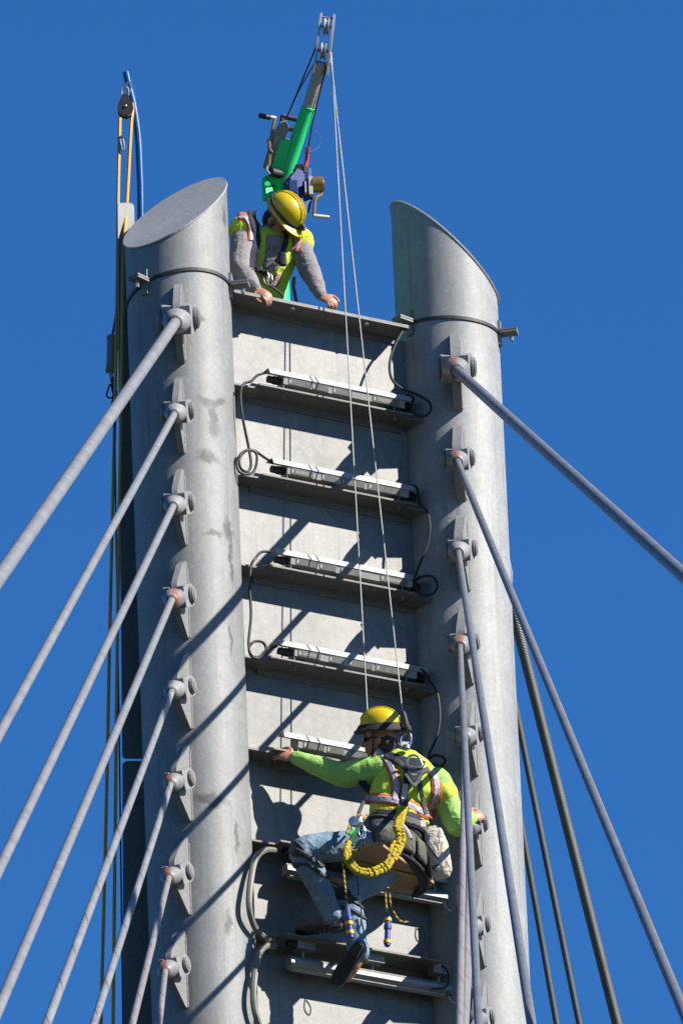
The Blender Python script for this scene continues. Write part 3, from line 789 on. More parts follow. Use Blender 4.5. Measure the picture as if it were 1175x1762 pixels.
def strip(name, pts, width, mat, parent, target=None, off=0.006, th=0.004, side=None, n=8, nw=3):
    pp = catmull(pts, n); mb = MB(); rings = []
    for i, p in enumerate(pp):
        t = (pp[min(i+1, len(pp)-1)]-pp[max(i-1, 0)]).normalized()
        sv = side if isinstance(side, V) else (side(p) if side else TOW)
        b = t.cross(sv).normalized()
        rings.append([p+b*(width*(k/nw-.5)) for k in range(nw+1)])
    mb.loft(rings, cap=False, close=False)
    ob = mb.build(name, mat, parent)
    if target is not None:
        s_ = ob.modifiers.new('wrap', 'SHRINKWRAP'); s_.target = target; s_.wrap_method = 'NEAREST_SURFACEPOINT'; s_.wrap_mode = 'ABOVE_SURFACE'; s_.offset = off
    m_ = ob.modifiers.new('thick', 'SOLIDIFY'); m_.thickness = th; m_.offset = 1.0 if target is None else 0.0
    return ob
def strip_on(name, px, wpx, mat, parent, objs, lift=0.005, th=0.004, nw=4):
    q = catmull([V((a, b_, 0)) for a, b_ in px], 8); rings = []
    for i, p in enumerate(q):
        t_ = (q[min(i+1, len(q)-1)]-q[max(i-1, 0)]).normalized(); n_ = V((-t_.y, t_.x, 0))
        row = []
        for k in range(nw+1):
            u = p+n_*(wpx*(k/nw-.5)); h_ = surf(u.x, u.y, objs=objs); row.append((u, h_))
        rings.append(row)
    hits = [(u, h_) for r_ in rings for u, h_ in r_ if h_ is not None]
    if not hits: hits = [(V((px[0][0], px[0][1], 0)), P(px[0][0], px[0][1], -.5))]
    for i, r_ in enumerate(rings):
        rings[i] = [(h_ if h_ is not None else P(u.x, u.y, min(hits, key=lambda q_: (q_[0]-u).length)[1].y))-CF*lift for u, h_ in r_]
    b_ = MB(); b_.loft(rings, cap=False, close=False)
    ob = b_.build(name, mat, parent)
    m_ = ob.modifiers.new('even', 'SMOOTH'); m_.iterations = 3; m_.factor = .5
    m_ = ob.modifiers.new('thick', 'SOLIDIFY'); m_.thickness = th; m_.offset = 0.0
    return ob
def helmet(parent, c, K, G, name='hard_hat', full=False, scale=1.0):
    S = G.cross(K).normalized(); mb = MB(); rings = []; n = 36
    def shape(a, h):                     # slightly long dome
        return (S*math.cos(a)*.116+G*math.sin(a)*.140)*scale
    prof = [(0, 1.0), (.03, .995), (.06, .955), (.09, .86), (.115, .70), (.132, .50), (.142, .28), (.146, .08)]
    for h, r in prof:
        rings.append([c+K*h*scale+shape(2*math.pi*j/n, h)*r for j in range(n)])
    mb.loft(rings)
    h_ = mb.build(name, M['hatyellow'], parent, angle=60)
    # crown ridges
    for off in (-.022, 0, .022):
        pts = []
        for k in range(15):
            a = math.pi*(k+1)/16; rr = math.sin(a)
            # follow the dome along G
            g_ = math.cos(a); hh = None
            for (h0, r0), (h1, r1) in zip(prof[:-1], prof[1:]):
                if r1 <= abs(g_) <= r0: hh = h0+(h1-h0)*((r0-abs(g_))/(r0-r1+1e-9)); break
            if hh is None: hh = .146
            if hh > .045: pts.append(c+K*(hh+.001)*scale+G*(g_*.140*scale)*.985+S*off*scale)
        if len(pts) > 3: MB().tube(pts, .0055*scale, 6).build('crown_ridge', M['hatyellow'], h_)
    # brim
    br = MB(); rings = []
    for (ro, dz, wi) in (((1.0, .034, 0), (1.02, .034, .1), (1.0, .012, .55), (1.0, .004, 1.0), (1.0, -.008, 1.0), (.97, -.006, .3), (.95, -.002, 0)) if full else ((.98, .010, 0), (1.0, .012, .4), (1.0, .004, 1.0), (1.0, -.002, 1.0), (.97, .0, .3), (.95, -.002, 0))):
        ring = []
        for j in range(n):
            a = 2*math.pi*j/n
            ext = (.030+.010*math.sin(a)) if full else (.006+.058*max(0, math.sin(a))**1.5)
            base = shape(a, 0); u = base.normalized()
            ring.append(c+base*ro+u*ext*wi*scale+K*(dz-(.010*wi if full else .016*wi*max(0, math.sin(a))))*scale)
        rings.append(ring)
    br.loft(rings, cap=False); br.build('brim', M['hatblack'] if full else M['hatyellow'], h_, angle=50)
    return h_, S
def D3(r, u, t): return (CR*r+CU*u-CF*t).normalized()
def surf(px, py, y0=-1.2, objs=()):
    # first clothing surface met along the sight line, in world space
    best = None
    d = ray(px, py); o = CAM+d*((y0-CAM.y)/d.y)
    for ob in objs:
        off = ob.parent.location if ob.parent else V((0, 0, 0))
        ev = ob.evaluated_get(dg)
        r = ev.ray_cast(o-off, d)
        if r[0]:
            t_ = (r[1]+off-o).length
            if best is None or t_ < best[0]: best = (t_, r[1]+off)
    return best[1] if best else None
# ------------------------------------------------------------------ the worker seated in the sling
H = P(690, 1452, -.53)                                    # pelvis
man = thing('person', H, 'worker in yellow helmet and lime shirt sitting in a rope seat, reaching left', 'person', 'workers on the tower')
PR = V((.886, .463, 0)).normalized(); PF = V((-.463, .886, 0)).normalized()        # pelvis right, forward
SL, SR_ = P(651, 1322, -.52), P(752, 1345, -.66)          # shoulders
NB = P(693, 1299, -.57); CH = (SL+SR_)/2+UP*-.02
SHR = (SR_-SL); SHR.z *= .3; SHR.normalize(); SHF = UP.cross(SHR).normalized()
MR = (PR*.5+SHR*.5).normalized(); MF = UP.cross(MR).normalized()
WA = H.lerp(CH, .42)-RGT*.025
HC = P(651, 1272, -.535)                                  # head centre
HK = D3(-.06, .97, -.10); HG = D3(-.97, -.10, -.16); HG = (HG-HK*HG.dot(HK)).normalized()
LH, RH = H-PR*.09+UP*-.02, H+PR*.09+UP*-.03               # hips
LK, RK = P(522, 1463, -.47), P(602, 1543, -.38)
LA, RA = P(573, 1579, -.34), P(617, 1640, -.42)
LW, RW = P(506, 1303, -.20), P(812, 1407, -.63)
LE_, RE_ = P(588, 1333, -.37), P(786, 1418, -.66)
# skin, one surface under the clothes
b = MB()
ringloft(b, [(H-UP*.10, PR, PF, .12, .10), (H, PR, PF, .155, .115), (WA, MR, MF, .125, .09), (H.lerp(CH, .75), SHR, SHF, .155, .105), (CH, SHR, SHF, .165, .09), (NB, SHR, SHF, .07, .065)])
limb(b, [NB-UP*.03, NB.lerp(HC, .45), HC-HK*.04], [.068, .060, .055])
head(b, HC, HK, HG)
for a_, c_, d_ in ((SL, LE_, LW), (SR_, RE_, RW)): limb(b, [a_, a_.lerp(c_, .5), c_, c_.lerp(d_, .4), d_], [.058, .05, .042, .04, .028])
for a_, c_, d_ in ((LH, LK, LA), (RH, RK, RA)): limb(b, [a_, a_.lerp(c_, .5), c_, c_.lerp(d_, .4), d_], [.082, .076, .056, .052, .038])
FDL = D3(-.97, -.12, -.2); FDR = D3(-.52, -.82, -.1)
for a_, f_ in ((LA, FDL), (RA, FDR)): limb(b, [a_, a_-UP*.04+f_*.03, a_-UP*.05+f_*.13], [.036, .036, .028])
hand(b, LW, D3(-.95, .22, -.18), D3(.1, .55, .8), 1, curl=(.25, .55, .5), thumb=.9, s=1.05)
hand(b, RW, (P(840, 1398, -.61)-RW), D3(.25, .5, .8), -1, curl=(.5, .7, .5), thumb=.8, s=1.0)
bd = b.build('body', M['skin'], man); mods(bd, .0055, 2)
# clothes
b = MB()
ringloft(b, [(H+UP*.02, PR, PF, .158, .122), (WA, MR, MF, .150, .112), (H.lerp(CH, .72), SHR, SHF, .182, .125), (CH+UP*.005, SHR, SHF, .180, .108), (CH.lerp(NB, .55)+UP*.01, SHR, SHF, .125, .088), (NB+UP*.018, SHR, SHF, .072, .068)])
limb(b, [SL+SHR*.04, SL, SL.lerp(LE_, .5), LE_, LE_.lerp(LW, .5), LW+(LE_-LW).normalized()*.015], [.090, .090, .088, .082, .066, .045])
limb(b, [SR_-SHR*.04, SR_, SR_.lerp(RE_, .5), RE_, RE_.lerp(RW, .5), RW+(RE_-RW).normalized()*.02], [.088, .088, .084, .080, .064, .045])
shirt = b.build('shirt', M['lime'], man); mods(shirt, .009, 3, .016, .085)
b = MB()
ringloft(b, [(WA-UP*.05, MR, MF, .195, .135), (WA+UP*.04, MR, MF, .202, .14), (H.lerp(CH, .72)-RGT*.015, SHR, SHF, .222, .145), (CH+UP*.0, SHR, SHF, .210, .128), (CH.lerp(NB, .55)+UP*.022, SHR, SHF, .155, .105), (NB+UP*.012, SHR, SHF, .085, .080)])
for a_, sg in ((SL, 1), (SR_, -1)): b.ell(a_+SHR*.03*sg+UP*.005, (.080, .090, .088), (SHR, SHF, UP), 14, 10)
b.ell(SR_.lerp(RE_, .28), (.098, .098, .10), (SHR, SHF, UP), 14, 10)
vest = b.build('vest', M['hivis'], man); mods(vest, .009, 3, .012, .045)
# reflective bands of the vest
def band_pts(px): return [P(x, y, yy) for x, y, yy in px]
bpy.context.view_layer.update(); dg = bpy.context.evaluated_depsgraph_get()
vb = [[(646, 1291), (663, 1303), (676, 1328), (682, 1352), (678, 1378)],
      [(743, 1324), (750, 1342), (751, 1365), (744, 1390), (736, 1406)],
      [(628, 1373), (650, 1374), (675, 1377), (700, 1384), (722, 1394), (742, 1404)]]
for q in vb:
    strip_on('orange_trim', q, 20.5, M['orange'], vest, (vest,), .005)
    strip_on('reflective_tape', q, 11.5, M['silver'], vest, (vest,), .0095)
b = MB()
ringloft(b, [(H+UP*.07, PR, PF, .152, .115), (H, PR, PF, .170, .130), (H-UP*.09, PR, PF, .150, .12)])
limb(b, [LH, LH.lerp(LK, .5), LK, LK.lerp(LA, .35), LK.lerp(LA, .75), LA+(LK-LA).normalized()*.015], [.106, .102, .084, .080, .072, .073])
limb(b, [RH, RH.lerp(RK, .5), RK, RK.lerp(RA, .35), RK.lerp(RA, .75), RA+(RK-RA).normalized()*.0], [.106, .096, .080, .076, .068, .068])
jeans = b.build('jeans', M['denim'], man); mods(jeans, .009, 3, .020, .075)
# boots
def boot(an, fd, shin, up_):
    s_ = fd.cross(up_).normalized(); up_ = s_.cross(fd).normalized()
    heel = an-up_*.065-fd*.055
    b = MB(); secs = []
    for (t, w_, h, dz) in ((-.01, .030, .030, .04), (.0, .036, .045, .045), (.05, .040, .060, .055), (.10, .038, .055, .05), (.15, .044, .042, .038), (.20, .049, .034, .030), (.25, .047, .030, .026), (.285, .034, .024, .022), (.295, .015, .012, .018)):
        secs.append((heel+fd*t+up_*dz, s_, up_, w_, h))
    ringloft(b, secs, 18, 2.4)
    limb(b, [an+shin*.09, an+shin*.02, an-up_*.03], [.058, .054, .050])
    o = b.build('boot', M['boot'], man); mods(o, .006, 3)
    pr = [(-.012, .026), (.0, .036), (.05, .040), (.09, .034), (.13, .040), (.19, .051), (.24, .050), (.275, .040), (.300, .018)]
    ol = [heel+fd*t+s_*w_ for t, w_ in pr]+[heel+fd*t-s_*w_ for t, w_ in pr[::-1]]
    sl = MB().prism([p_-up_*.012 for p_ in ol], up_*.022).build('sole', M['sole'], o)
    MB().prism([heel+fd*t+s_*w_-up_*.028 for t, w_ in ((-.010, -.028), (.075, -.036), (.075, .036), (-.010, .028))], up_*.016).build('heel_block', M['sole'], sl)
    for k in range(7):
        t = .10+k*.026
        for sd in (-1, 1):
            c_ = heel+fd*t+s_*sd*.019-up_*.0155
            ax = ((fd*.35*sd+s_).normalized(), (fd-s_*.35*sd).normalized(), up_)
            MB().box(c_, (.034, .010, .007), ax).build('tread_bar', M['sole'], sl)
    return o
boot(LA, FDL, (LK-LA).normalized(), UP)
boot(RA, FDR, (RK-RA).normalized(), (D3(.35, -.05, -.9)-FDR*D3(.35, -.05, -.9).dot(FDR)).normalized())
# helmet, hair, glasses
hh, HS = helmet(man, HC+HK*.062-HG*.018, HK, HG, full=True, scale=.95)
b = MB(); b.ell(HC-HG*.050-HK*.03, (.080, .060, .080), (HS, HG, HK), 16, 12); b.ell(HC-HG*.058-HK*.085, (.062, .045, .06), (HS, HG, HK), 14, 10)
hr = b.build('hair', M['hair'], man); mods(hr, .007, 2, .012, .02)
b = MB()
for sd in (-1, 1): b.ell(HC+HG*.082+HS*sd*.034+HK*-.002, (.033, .012, .021), (HS, HG, HK), 12, 8)
gl = b.build('sunglasses', M['glass'], man)
for sd in (-1, 1): MB().tube([HC+HG*.085+HS*sd*.062+HK*.006, HC+HS*sd*.084+HK*.006, HC-HG*.04+HS*sd*.082-HK*.002], .004, 6).build('temple_arm', M['glass'], gl)
for sd in (-1, 1):
    MB().tube(catmull([HC+HK*.05+HS*sd*.088+HG*.02, HC-HK*.03+HS*sd*.085+HG*.022, HC-HK*.10+HS*sd*.045+HG*.04, HC-HK*.125+HG*.05], 4), .006, 6).build('chin_strap', M['strap_black'], hh)
strip('bandana', [HC-HG*.05+HS*.085+HK*.01, HC-HG*.085+HS*.06-HK*.02, HC-HG*.112-HK*.05, HC-HG*.095-HS*.05-HK*.06], .03, M['bluecloth'], man, None, side=lambda p: (p-HC).normalized())
# jacket under the arm and dark collar
strip('harness_strap', band_pts([(622, 1352, -.5), (626, 1380, -.5), (636, 1398, -.54)]), .05, M['navy'], man, shirt, .008, .008)
OB = (vest, shirt)
strip_on('collar', [(662, 1297), (676, 1303), (697, 1310), (715, 1312), (730, 1318)], 16, M['navy'], man, OB, .010, .010)
# back harness: dorsal pad, Y straps, grey web, waist belt
strip_on('harness_strap', [(701, 1315), (699, 1345), (695, 1372), (692, 1402)], 13, M['strap_black'], man, OB, .016, .008)
strip_on('strap_label', [(698, 1348), (696, 1362), (694, 1376)], 11, M['white'], man, OB, .022, .002)
strip_on('harness_strap', [(717, 1325), (722, 1345), (726, 1370), (733, 1402)], 8, M['padgrey'], man, OB, .013, .006)
strip_on('harness_strap', [(678, 1306), (692, 1316), (701, 1326), (708, 1340)], 9, M['strap_black'], man, OB, .016, .006)
strip_on('harness_strap', [(738, 1322), (726, 1328), (716, 1335), (710, 1345)], 9, M['strap_black'], man, OB, .016, .006)
padn = (TOW+RGT*.25+UP*.05).normalized(); padr = UP.cross(padn).normalized()*1.0; padu = padn.cross(padr)
PC = None
bpy.context.view_layer.update(); dg = bpy.context.evaluated_depsgraph_get()
PC = surf(709, 1334, objs=(vest,))+padn*.034
pad = MB().prism([PC+padr*a_*.78+padu*c_*.8 for a_, c_ in ((-.045, .055), (.045, .055), (.060, .0), (.0, -.085), (-.060, .0))], padn*.014).build('dorsal_pad', M['navy'], man)
MB().prism([PC+padr*a_*.78+padu*c_*.8+padn*.001 for a_, c_ in ((-.058, -.008), (.0, -.095), (.058, -.008), (.078, -.02), (.012, -.125), (-.012, -.125), (-.078, -.02))], padn*.010).build('pad_edge', M['padgrey'], man)
def lettering(txt, c, r, u, n_, size, mat, parent, name='lettering'):
    cu = bpy.data.curves.new(name, 'FONT'); cu.body = txt; cu.size = size; cu.align_x = 'CENTER'; cu.align_y = 'CENTER'; cu.extrude = .0008
    tmp = bpy.data.objects.new(name, cu); COL.objects.link(tmp)
    bpy.context.view_layer.update()
    me = bpy.data.meshes.new_from_object(tmp.evaluated_get(bpy.context.evaluated_depsgraph_get()))
    COL.objects.unlink(tmp); bpy.data.objects.remove(tmp)
    off = V((0, 0, 0)); p_ = parent
    while p_ is not None: off += p_.location; p_ = p_.parent
    mm = Matrix((r, u, n_)).transposed()
    for v_ in me.vertices: v_.co = mm @ v_.co + c - off
    me.materials.clear(); me.materials.append(mat)
    ob = bpy.data.objects.new(name, me); COL.objects.link(ob); ob.parent = parent; return ob
lettering('XOFIT', PC+padn*.0155+padu*.006, padr, padu, padn, .027, M['white'], pad)
lettering('NEX', PC+padn*.0155-padu*.018, padr, padu, padn, .018, M['white'], pad)
# steel D ring and swivel snap above it
dr = [PC+padn*.03+padr*a_+padu*c_ for a_, c_ in ((-.045, .03), (-.042, .075), (-.02, .105), (.02, .105), (.042, .075), (.045, .03), (-.045, .03))]
MB().tube(catmull(dr, 3), .0085, 8).build('d_ring', M['steel'], man)
# waist belt and leg pads
wb = [H+UP*.10+PR*(.205*math.cos(a_))+PF*(.155*math.sin(a_))-RGT*.02 for a_ in [2*math.pi*k/16 for k in range(17)]]
strip('waist_belt', wb, .10, M['navy'], man, None, th=.015, side=lambda p: V((p.x-H.x, p.y-H.y, 0)).normalized())
strip('waist_belt', [p+V((p.x-H.x, p.y-H.y, 0)).normalized()*.012-UP*.01 for p in wb], .045, M['padgrey'], man, None, th=.006, side=lambda p: V((p.x-H.x, p.y-H.y, 0)).normalized())
strip('waist_belt', [p+V((p.x-H.x, p.y-H.y, 0)).normalized()*.006+UP*.055 for p in wb[6:15]], .03, M['lany'], man, None, th=.006, side=lambda p: V((p.x-H.x, p.y-H.y, 0)).normalized())
MB().box(P(728, 1417, -.80), (.034, .003, .042), (padr, padn, padu)).build('care_tag', M['white'], man)
# knee pads
for kc, sh, th_ in ((LK, (LA-LK).normalized(), (LK-LH).normalized()), (RK, (RA-RK).normalized(), (RK-RH).normalized())):
    out = (th_-sh).normalized(); s_ = out.cross(sh).normalized()
    b = MB(); b.ell(kc+out*.030+sh*.045, (.088, .070, .095), (s_, out, sh), 16, 12)
    kp = b.build('knee_pad', M['strap_black'], man); mods(kp, .008, 2, .01, .03)
    for q in (.06, .14):
        ring = [kc+sh*q+out*.0+(s_*math.cos(a_)*.1+out*math.sin(a_)*.1) for a_ in [2*math.pi*k/14 for k in range(15)]]
        strip('pad_strap', ring, .032, M['strap_black'], kp, jeans, .006, .005, side=lambda p: (p-kc).normalized())
    MB().box(kc+s_*-.066+out*.03+sh*.005+TOW*.012, (.045, .004, .04), (out, s_, sh)).build('pad_badge', M['bluegrip'], kp)

# ------------------------------------------------------------------ seat: padded sling on a plywood board (own thing)
bc = H-UP*.175+PF*.10
seat = thing('bosun_chair', bc, 'black padded rope seat with plywood board under the seated worker', 'seat')
# padded sling behind and under the pelvis
rings = []; n = 15
rows = ((.04, 1.02), (-.04, 1.10), (-.12, 1.12), (-.185, 1.04), (-.22, .86))
for dz, k in rows:
    ring = []
    for j in range(n):
        a_ = math.pi+math.pi*j/(n-1)
        ring.append(H+UP*(dz-.12*math.cos(a_)*.6)-RGT*.035+PR*(.25*k*math.cos(a_))+PF*(.185*k*math.sin(a_)+.03))
    rings.append(ring)
b = MB(); b.loft(rings, cap=False, close=False)
sl = b.build('sling', M['strap_black'], seat, angle=80)
m_ = sl.modifiers.new('thick', 'SOLIDIFY'); m_.thickness = .022; m_.offset = 1
# quilted panels on the sling's outer face
for j0, j1 in ((1, 4), (4, 6), (6, 8), (8, 10), (10, 13)):
    rg2 = []
    for dz, k in ((-.03, 1.09), (-.075, 1.11), (-.135, 1.10), (-.17, 1.04)):
        row = []
        for q in range(5):
            j = j0+.18+(j1-j0-.36)*q/4; a_ = math.pi+math.pi*j/(n-1)
            row.append(H+UP*(dz-.12*math.cos(a_)*.6)-RGT*.035+PR*(.275*k*math.cos(a_))+PF*(.210*k*math.sin(a_)+.03))
        rg2.append(row)
    b = MB(); b.loft(rg2, cap=False, close=False); pn = b.build('pad_panel', M['padgrey'], seat, angle=80)
    m_ = pn.modifiers.new('thick', 'SOLIDIFY'); m_.thickness = .012; m_.offset = 1
# edge piping
MB().tube([p+UP*-.004 for p in rings[0]], .013, 8).build('piping', M['strap_black'], seat)
MB().tube([p for p in rings[3]], .013, 8).build('piping', M['strap_black'], seat)
# board
A_, B_ = P(585, 1466, bc.y-.18), None
bl_ = PR; bw = PF
bz = H.z-.185
cB = V((H.x, H.y, bz-.012))+PF*.02-PR*.09
poly = [cB+bl_*a_+bw*c_ for a_, c_ in ((-.315, -.12), (-.335, -.08), (-.335, .10), (-.31, .14), (.30, .14), (.33, .10), (.33, -.08), (.30, -.12))]
tiltax = [p+UP*(-.10*(p-cB).dot(PR)) for p in poly]
bo = MB().prism(tiltax, UP*.018).build('board', M['ply'], seat)
def onboard(a_, c_, z_): q = cB+bl_*a_+bw*c_; return q+UP*(-.10*a_+z_)
for (a0, c0), (a1, c1) in (((-.2, -.118), (.22, .138)), ((-.2, .138), (.22, -.118))):
    d_ = (onboard(a1, c1, 0)-onboard(a0, c0, 0)).normalized(); s_ = d_.cross(UP).normalized()*.022
    z_ = -.003 if c0 < 0 else -.006
    MB().prism([onboard(a0, c0, z_)-s_, onboard(a1, c1, z_)-s_, onboard(a1, c1, z_)+s_, onboard(a0, c0, z_)+s_], UP*-.002).build('yellow_band', M['ylpaint'], bo)
# suspension straps up to the ring
for sg in (-1, 1):
    a_ = H+PR*sg*.215+UP*0.0; c_ = PC+UP*.12+PR*sg*.03
    
# ------------------------------------------------------------------ gear of the seated worker
def cord(name, pts, r, mat, parent=None, n=6, seg=7, wob=0.0, uv=False):
    pp = catmull([P(*q) if len(q) == 3 and not isinstance(q, V) else q for q in pts], n)
    rr = [r*(1+wob*math.sin(i*2.1)*(.6+.4*math.sin(i*.7))) for i in range(len(pp))]
    return MB().tube(pp, rr, seg, uv=uv).build(name, mat, parent)
# shock-absorbing lanyard
ly = thing('lanyard', P(692, 1400, -.83), 'yellow elastic lanyard looped round the seated worker\'s hip', 'lanyard')
a_ = [(693, 1392, -.86), (688, 1410, -.88), (684, 1432, -.90)]
strip('tear_pack', [P(*q) for q in a_], .062, M['lany'], ly, None, th=.03, side=TOW)
MB().rbox(P(695, 1386, -.86), (.055, .04, .06), (RGT, TOW, UP), .3).build('clip', M['black'], ly)
lp = [(684, 1428, -.92), (686, 1448, -.92), (678, 1466, -.93), (670, 1488, -.95), (658, 1498, -.95), (636, 1505, -.93), (614, 1500, -.90), (600, 1486, -.86), (594, 1468, -.82), (600, 1450, -.78)]
cord('elastic_web', lp, .018, M['lany'], ly, 8, 10, .35)
cord('elastic_web', [(x-5+2*(i % 2), y-7, yy+.012) for i, (x, y, yy) in enumerate(lp[:7])], .014, M['lany'], ly, 8, 10, .4)
lp2 = [(691, 1430, -.92), (693, 1446, -.92), (687, 1462, -.93), (677, 1480, -.94)]
cord('elastic_web', lp2, .019, M['lany'], ly, 8, 10, .25)
cord('elastic_web', [(598, 1448, -.77), (600, 1466, -.80), (604, 1480, -.84), (614, 1494, -.88), (622, 1500, -.90)], .016, M['lany'], ly, 8, 10, .3)
strip('white_tag', [P(692, 1420, -.93), P(700, 1430, -.94), P(706, 1443, -.94)], .026, M['white'], ly, None, th=.003, side=TOW)
for q in ((608, 1420, -.76), (616, 1414, -.75), (622, 1430, -.78)):
    c_ = P(*q); pts = [c_+RGT*(.020*math.cos(t_))+UP*(.042*math.sin(t_)) for t_ in [2*math.pi*k/12 for k in range(13)]]
    MB().tube(pts, .0055, 7).build('snap_hook', M['steel'], ly)
for q, mt in (((604, 1436, -.77), 'strap_black'), ((613, 1440, -.78), 'greengrip'), ((598, 1428, -.76), 'strap_black')):
    pass
# rope grab and friction gear by the left hip
M['greengrip'] = simple('green_hardware', (0.02, 0.08, 0.05), 0.4, 0.2, 0.2, 30, 0.1)
M['yb_rope'] = NT('yellow_black_cord').m
t = NT('yellow_black_cord'); co = t.coord('UV'); sx = t.n('SeparateXYZ'); t.l(co, sx.inputs[0])
k = t.math('LESS_THAN', t.math('FRACT', t.math('MULTIPLY_ADD', sx.outputs[1], 28.0, sx.outputs[0])), .35)
M['yb_rope'] = t.set(t.mix(k, (0.36, 0.24, 0.016), (0.025, 0.025, 0.016)), .8)
rg = thing('rope_grab', P(612, 1430, -.74), 'cluster of steel rope hardware at the seated worker\'s left hip', 'rope hardware')
MB().tube([P(600, 1450, -.76), P(622, 1418, -.76)], [.012, .018], 10).build('descender_body', M['greengrip'], rg)
MB().tube([P(606, 1455, -.76), P(627, 1424, -.76)], [.010, .014], 10).build('descender_body', M['greengrip'], rg)
MB().tube([P(609, 1428, -.78), P(601, 1436, -.78)], [.012, .012], 10).build('release_button', simple('green_button', (0.02, 0.45, 0.05), .4), rg)
MB().lathe(P(609, 1414, -.77), TOW, [(-.012, .03), (-.01, .034), (.01, .034), (.012, .03)], 18).build('pulley_wheel', M['steel'], rg)
for i, (pa) in enumerate(([(622, 1402, -.72), (608, 1406, -.75), (602, 1420, -.76), (596, 1434, -.76)], [(598, 1460, -.80), (610, 1464, -.81), (622, 1458, -.82), (630, 1450, -.83)], [(586, 1466, -.76), (596, 1468, -.78), (606, 1472, -.8)], [(622, 1392, -.7), (616, 1402, -.72), (624, 1410, -.74), (632, 1402, -.73)])):
    cord('prusik_cord', pa, .008, M['yb_rope'], rg, uv=True)
cord('gear_strap', [(625, 1380, -.68), (617, 1400, -.72), (612, 1420, -.74)], .012, M['strap_black'], rg)
# hanging tools
def hangtool(pts, c, label, rows):
    o = thing('hand_tool', P(*pts[0]), label, 'tool', 'tools hung from the rope seat')
    cord('tether', pts, .0065, M['yb_rope'], o, uv=True)
    z = c
    prof = [(0, .008), (.01, .016), (.05, .017), (.055, .021), (.075, .021), (.08, .015), (.14, .017), (.165, .017), (.17, .012)]
    d_ = (P(*c)-P(*pts[-1])).normalized()
    MB().lathe(P(*pts[-1]), d_, [(h*1.25, r*1.15) for h, r in prof], 12).build('handle', M['bluegrip'], o)
    for h in rows: MB().lathe(P(*pts[-1])+d_*h, d_, [(0, .0245), (.022, .0245)], 12).build('grip_ring', M['yelgrip'], o)
    return o
hangtool([(589, 1474, -.78), (592, 1510, -.78), (596, 1545, -.78), (597, 1560, -.78)], (602, 1600, -.78), 'blue and yellow hand tool hanging in front of the seated worker\'s right shin', (.10, .16))
hangtool([(663, 1535, -.62), (664, 1555, -.62), (667, 1575, -.62)], (666, 1632, -.62), 'dark tool with yellow tips hanging below the plywood board', (.02, .17))
tg = cord('tether_cord', [(670, 1536, -.62), (672, 1556, -.62), (682, 1578, -.62), (692, 1586, -.62), (703, 1586, -.62)], .006, M['yb_rope'], None, uv=True)
tag(tg, 'loose end of yellow and black cord under the plywood board', 'cord')
tg = cord('drawstring', [(614, 1500, -.72), (617, 1540, -.72), (622, 1575, -.72), (618, 1600, -.72), (616, 1606, -.72)], .005, M['wire_dark'], None)
tag(tg, 'thin black drawstring hanging in front of the worker\'s right knee', 'cord')
# canvas tool bag at the right hip
bag = thing('tool_bag', P(755, 1500, -.62), 'beige canvas bag hanging at the seated worker\'s right hip', 'bag')
b = MB()
bu = (P(745, 1432, -.60)-P(760, 1500, -.60)).normalized(); br_ = (RGT-bu*RGT.dot(bu)).normalized(); bn = br_.cross(bu)
secs = [(P(744, 1428, -.66), br_, bn, .055, .035), (P(750, 1450, -.66), br_, bn, .070, .05), (P(756, 1480, -.66), br_, bn, .072, .06), (P(760, 1500, -.66), br_, bn, .065, .06), (P(761, 1511, -.66), br_, bn, .035, .03)]
ringloft(b, secs, 18, 2.8); mods(b.build('pouch', M['canvas'], bag), .008, 2, .012, .05)
b = MB(); ringloft(b, [(P(741, 1424, -.60), br_, bn, .05, .034), (P(744, 1438, -.60), br_, bn, .052, .038)], 16, 2.8); b.build('cuff', M['canvas'], bag)
cord('draw_cord', [(734, 1450, -.68), (748, 1470, -.70), (757, 1485, -.70), (745, 1492, -.70), (752, 1500, -.68)], .007, M['strap_black'], bag)
b = MB(); ringloft(b, [(P(735, 1448, -.62), br_, bn, .035, .05), (P(745, 1475, -.62), br_, bn, .03, .06), (P(752, 1496, -.62), br_, bn, .03, .05)], 14); mods(b.build('leather_flap', M['boot'], bag), .008, 2, .01, .03)

# ------------------------------------------------------------------ lifting lines from the davit head
HEADP = P(568, 90, -.24)
end2 = P(694, 1240, -.68); end1 = P(632, 1222, -.42)
l2 = MB().tube([HEADP, HEADP.lerp(end2, .5), end2], .0045, 8, uv=True).build('lifting_line', M['rope_white'], None)
tag(l2, 'white line from the davit head to the seated worker\'s back ring', 'rope', 'white lines of the davit')
l1 = MB().tube([P(570, 90, -.24), P(570, 90, -.24).lerp(end1, .5), end1, P(635, 1300, -.43)], .0045, 8, uv=True).build('lifting_line', M['rope_white'], None)
tag(l1, 'white line running down behind the seated worker\'s helmet', 'rope', 'white lines of the davit')
sw = thing('swivel_hook', end2, 'steel swivel hook joining the white line to the worker\'s back ring', 'hook')
MB().lathe(end2+UP*.06, (PC+padu*.1-end2), [(0, .012), (.02, .017), (.10, .019), (.12, .026), (.135, .03), (.15, .024)], 14).build('ferrule', M['black'], sw)
c_ = P(697, 1266, -.65)
MB().lathe(c_+UP*.04, UP, [(-.03, .012), (-.02, .026), (0, .030), (.02, .024), (.03, .012)], 14).build('swivel', M['bolt'], sw)
hk = [c_+RGT*a+UP*b_ for a, b_ in ((.0, .03), (.03, .01), (.035, -.03), (.02, -.07), (-.01, -.085), (-.03, -.06), (-.03, -.02), (-.015, .01), (0, .03))]
MB().tube(catmull(hk, 4), .010, 8).build('hook', M['steel'], sw)
MB().lathe(P(699, 1286, -.69), UP, [(-.02, .012), (-.012, .024), (.012, .024), (.02, .012)], 12).build('gate', M['brass'] if 'brass' in M else M['bolt'], sw)
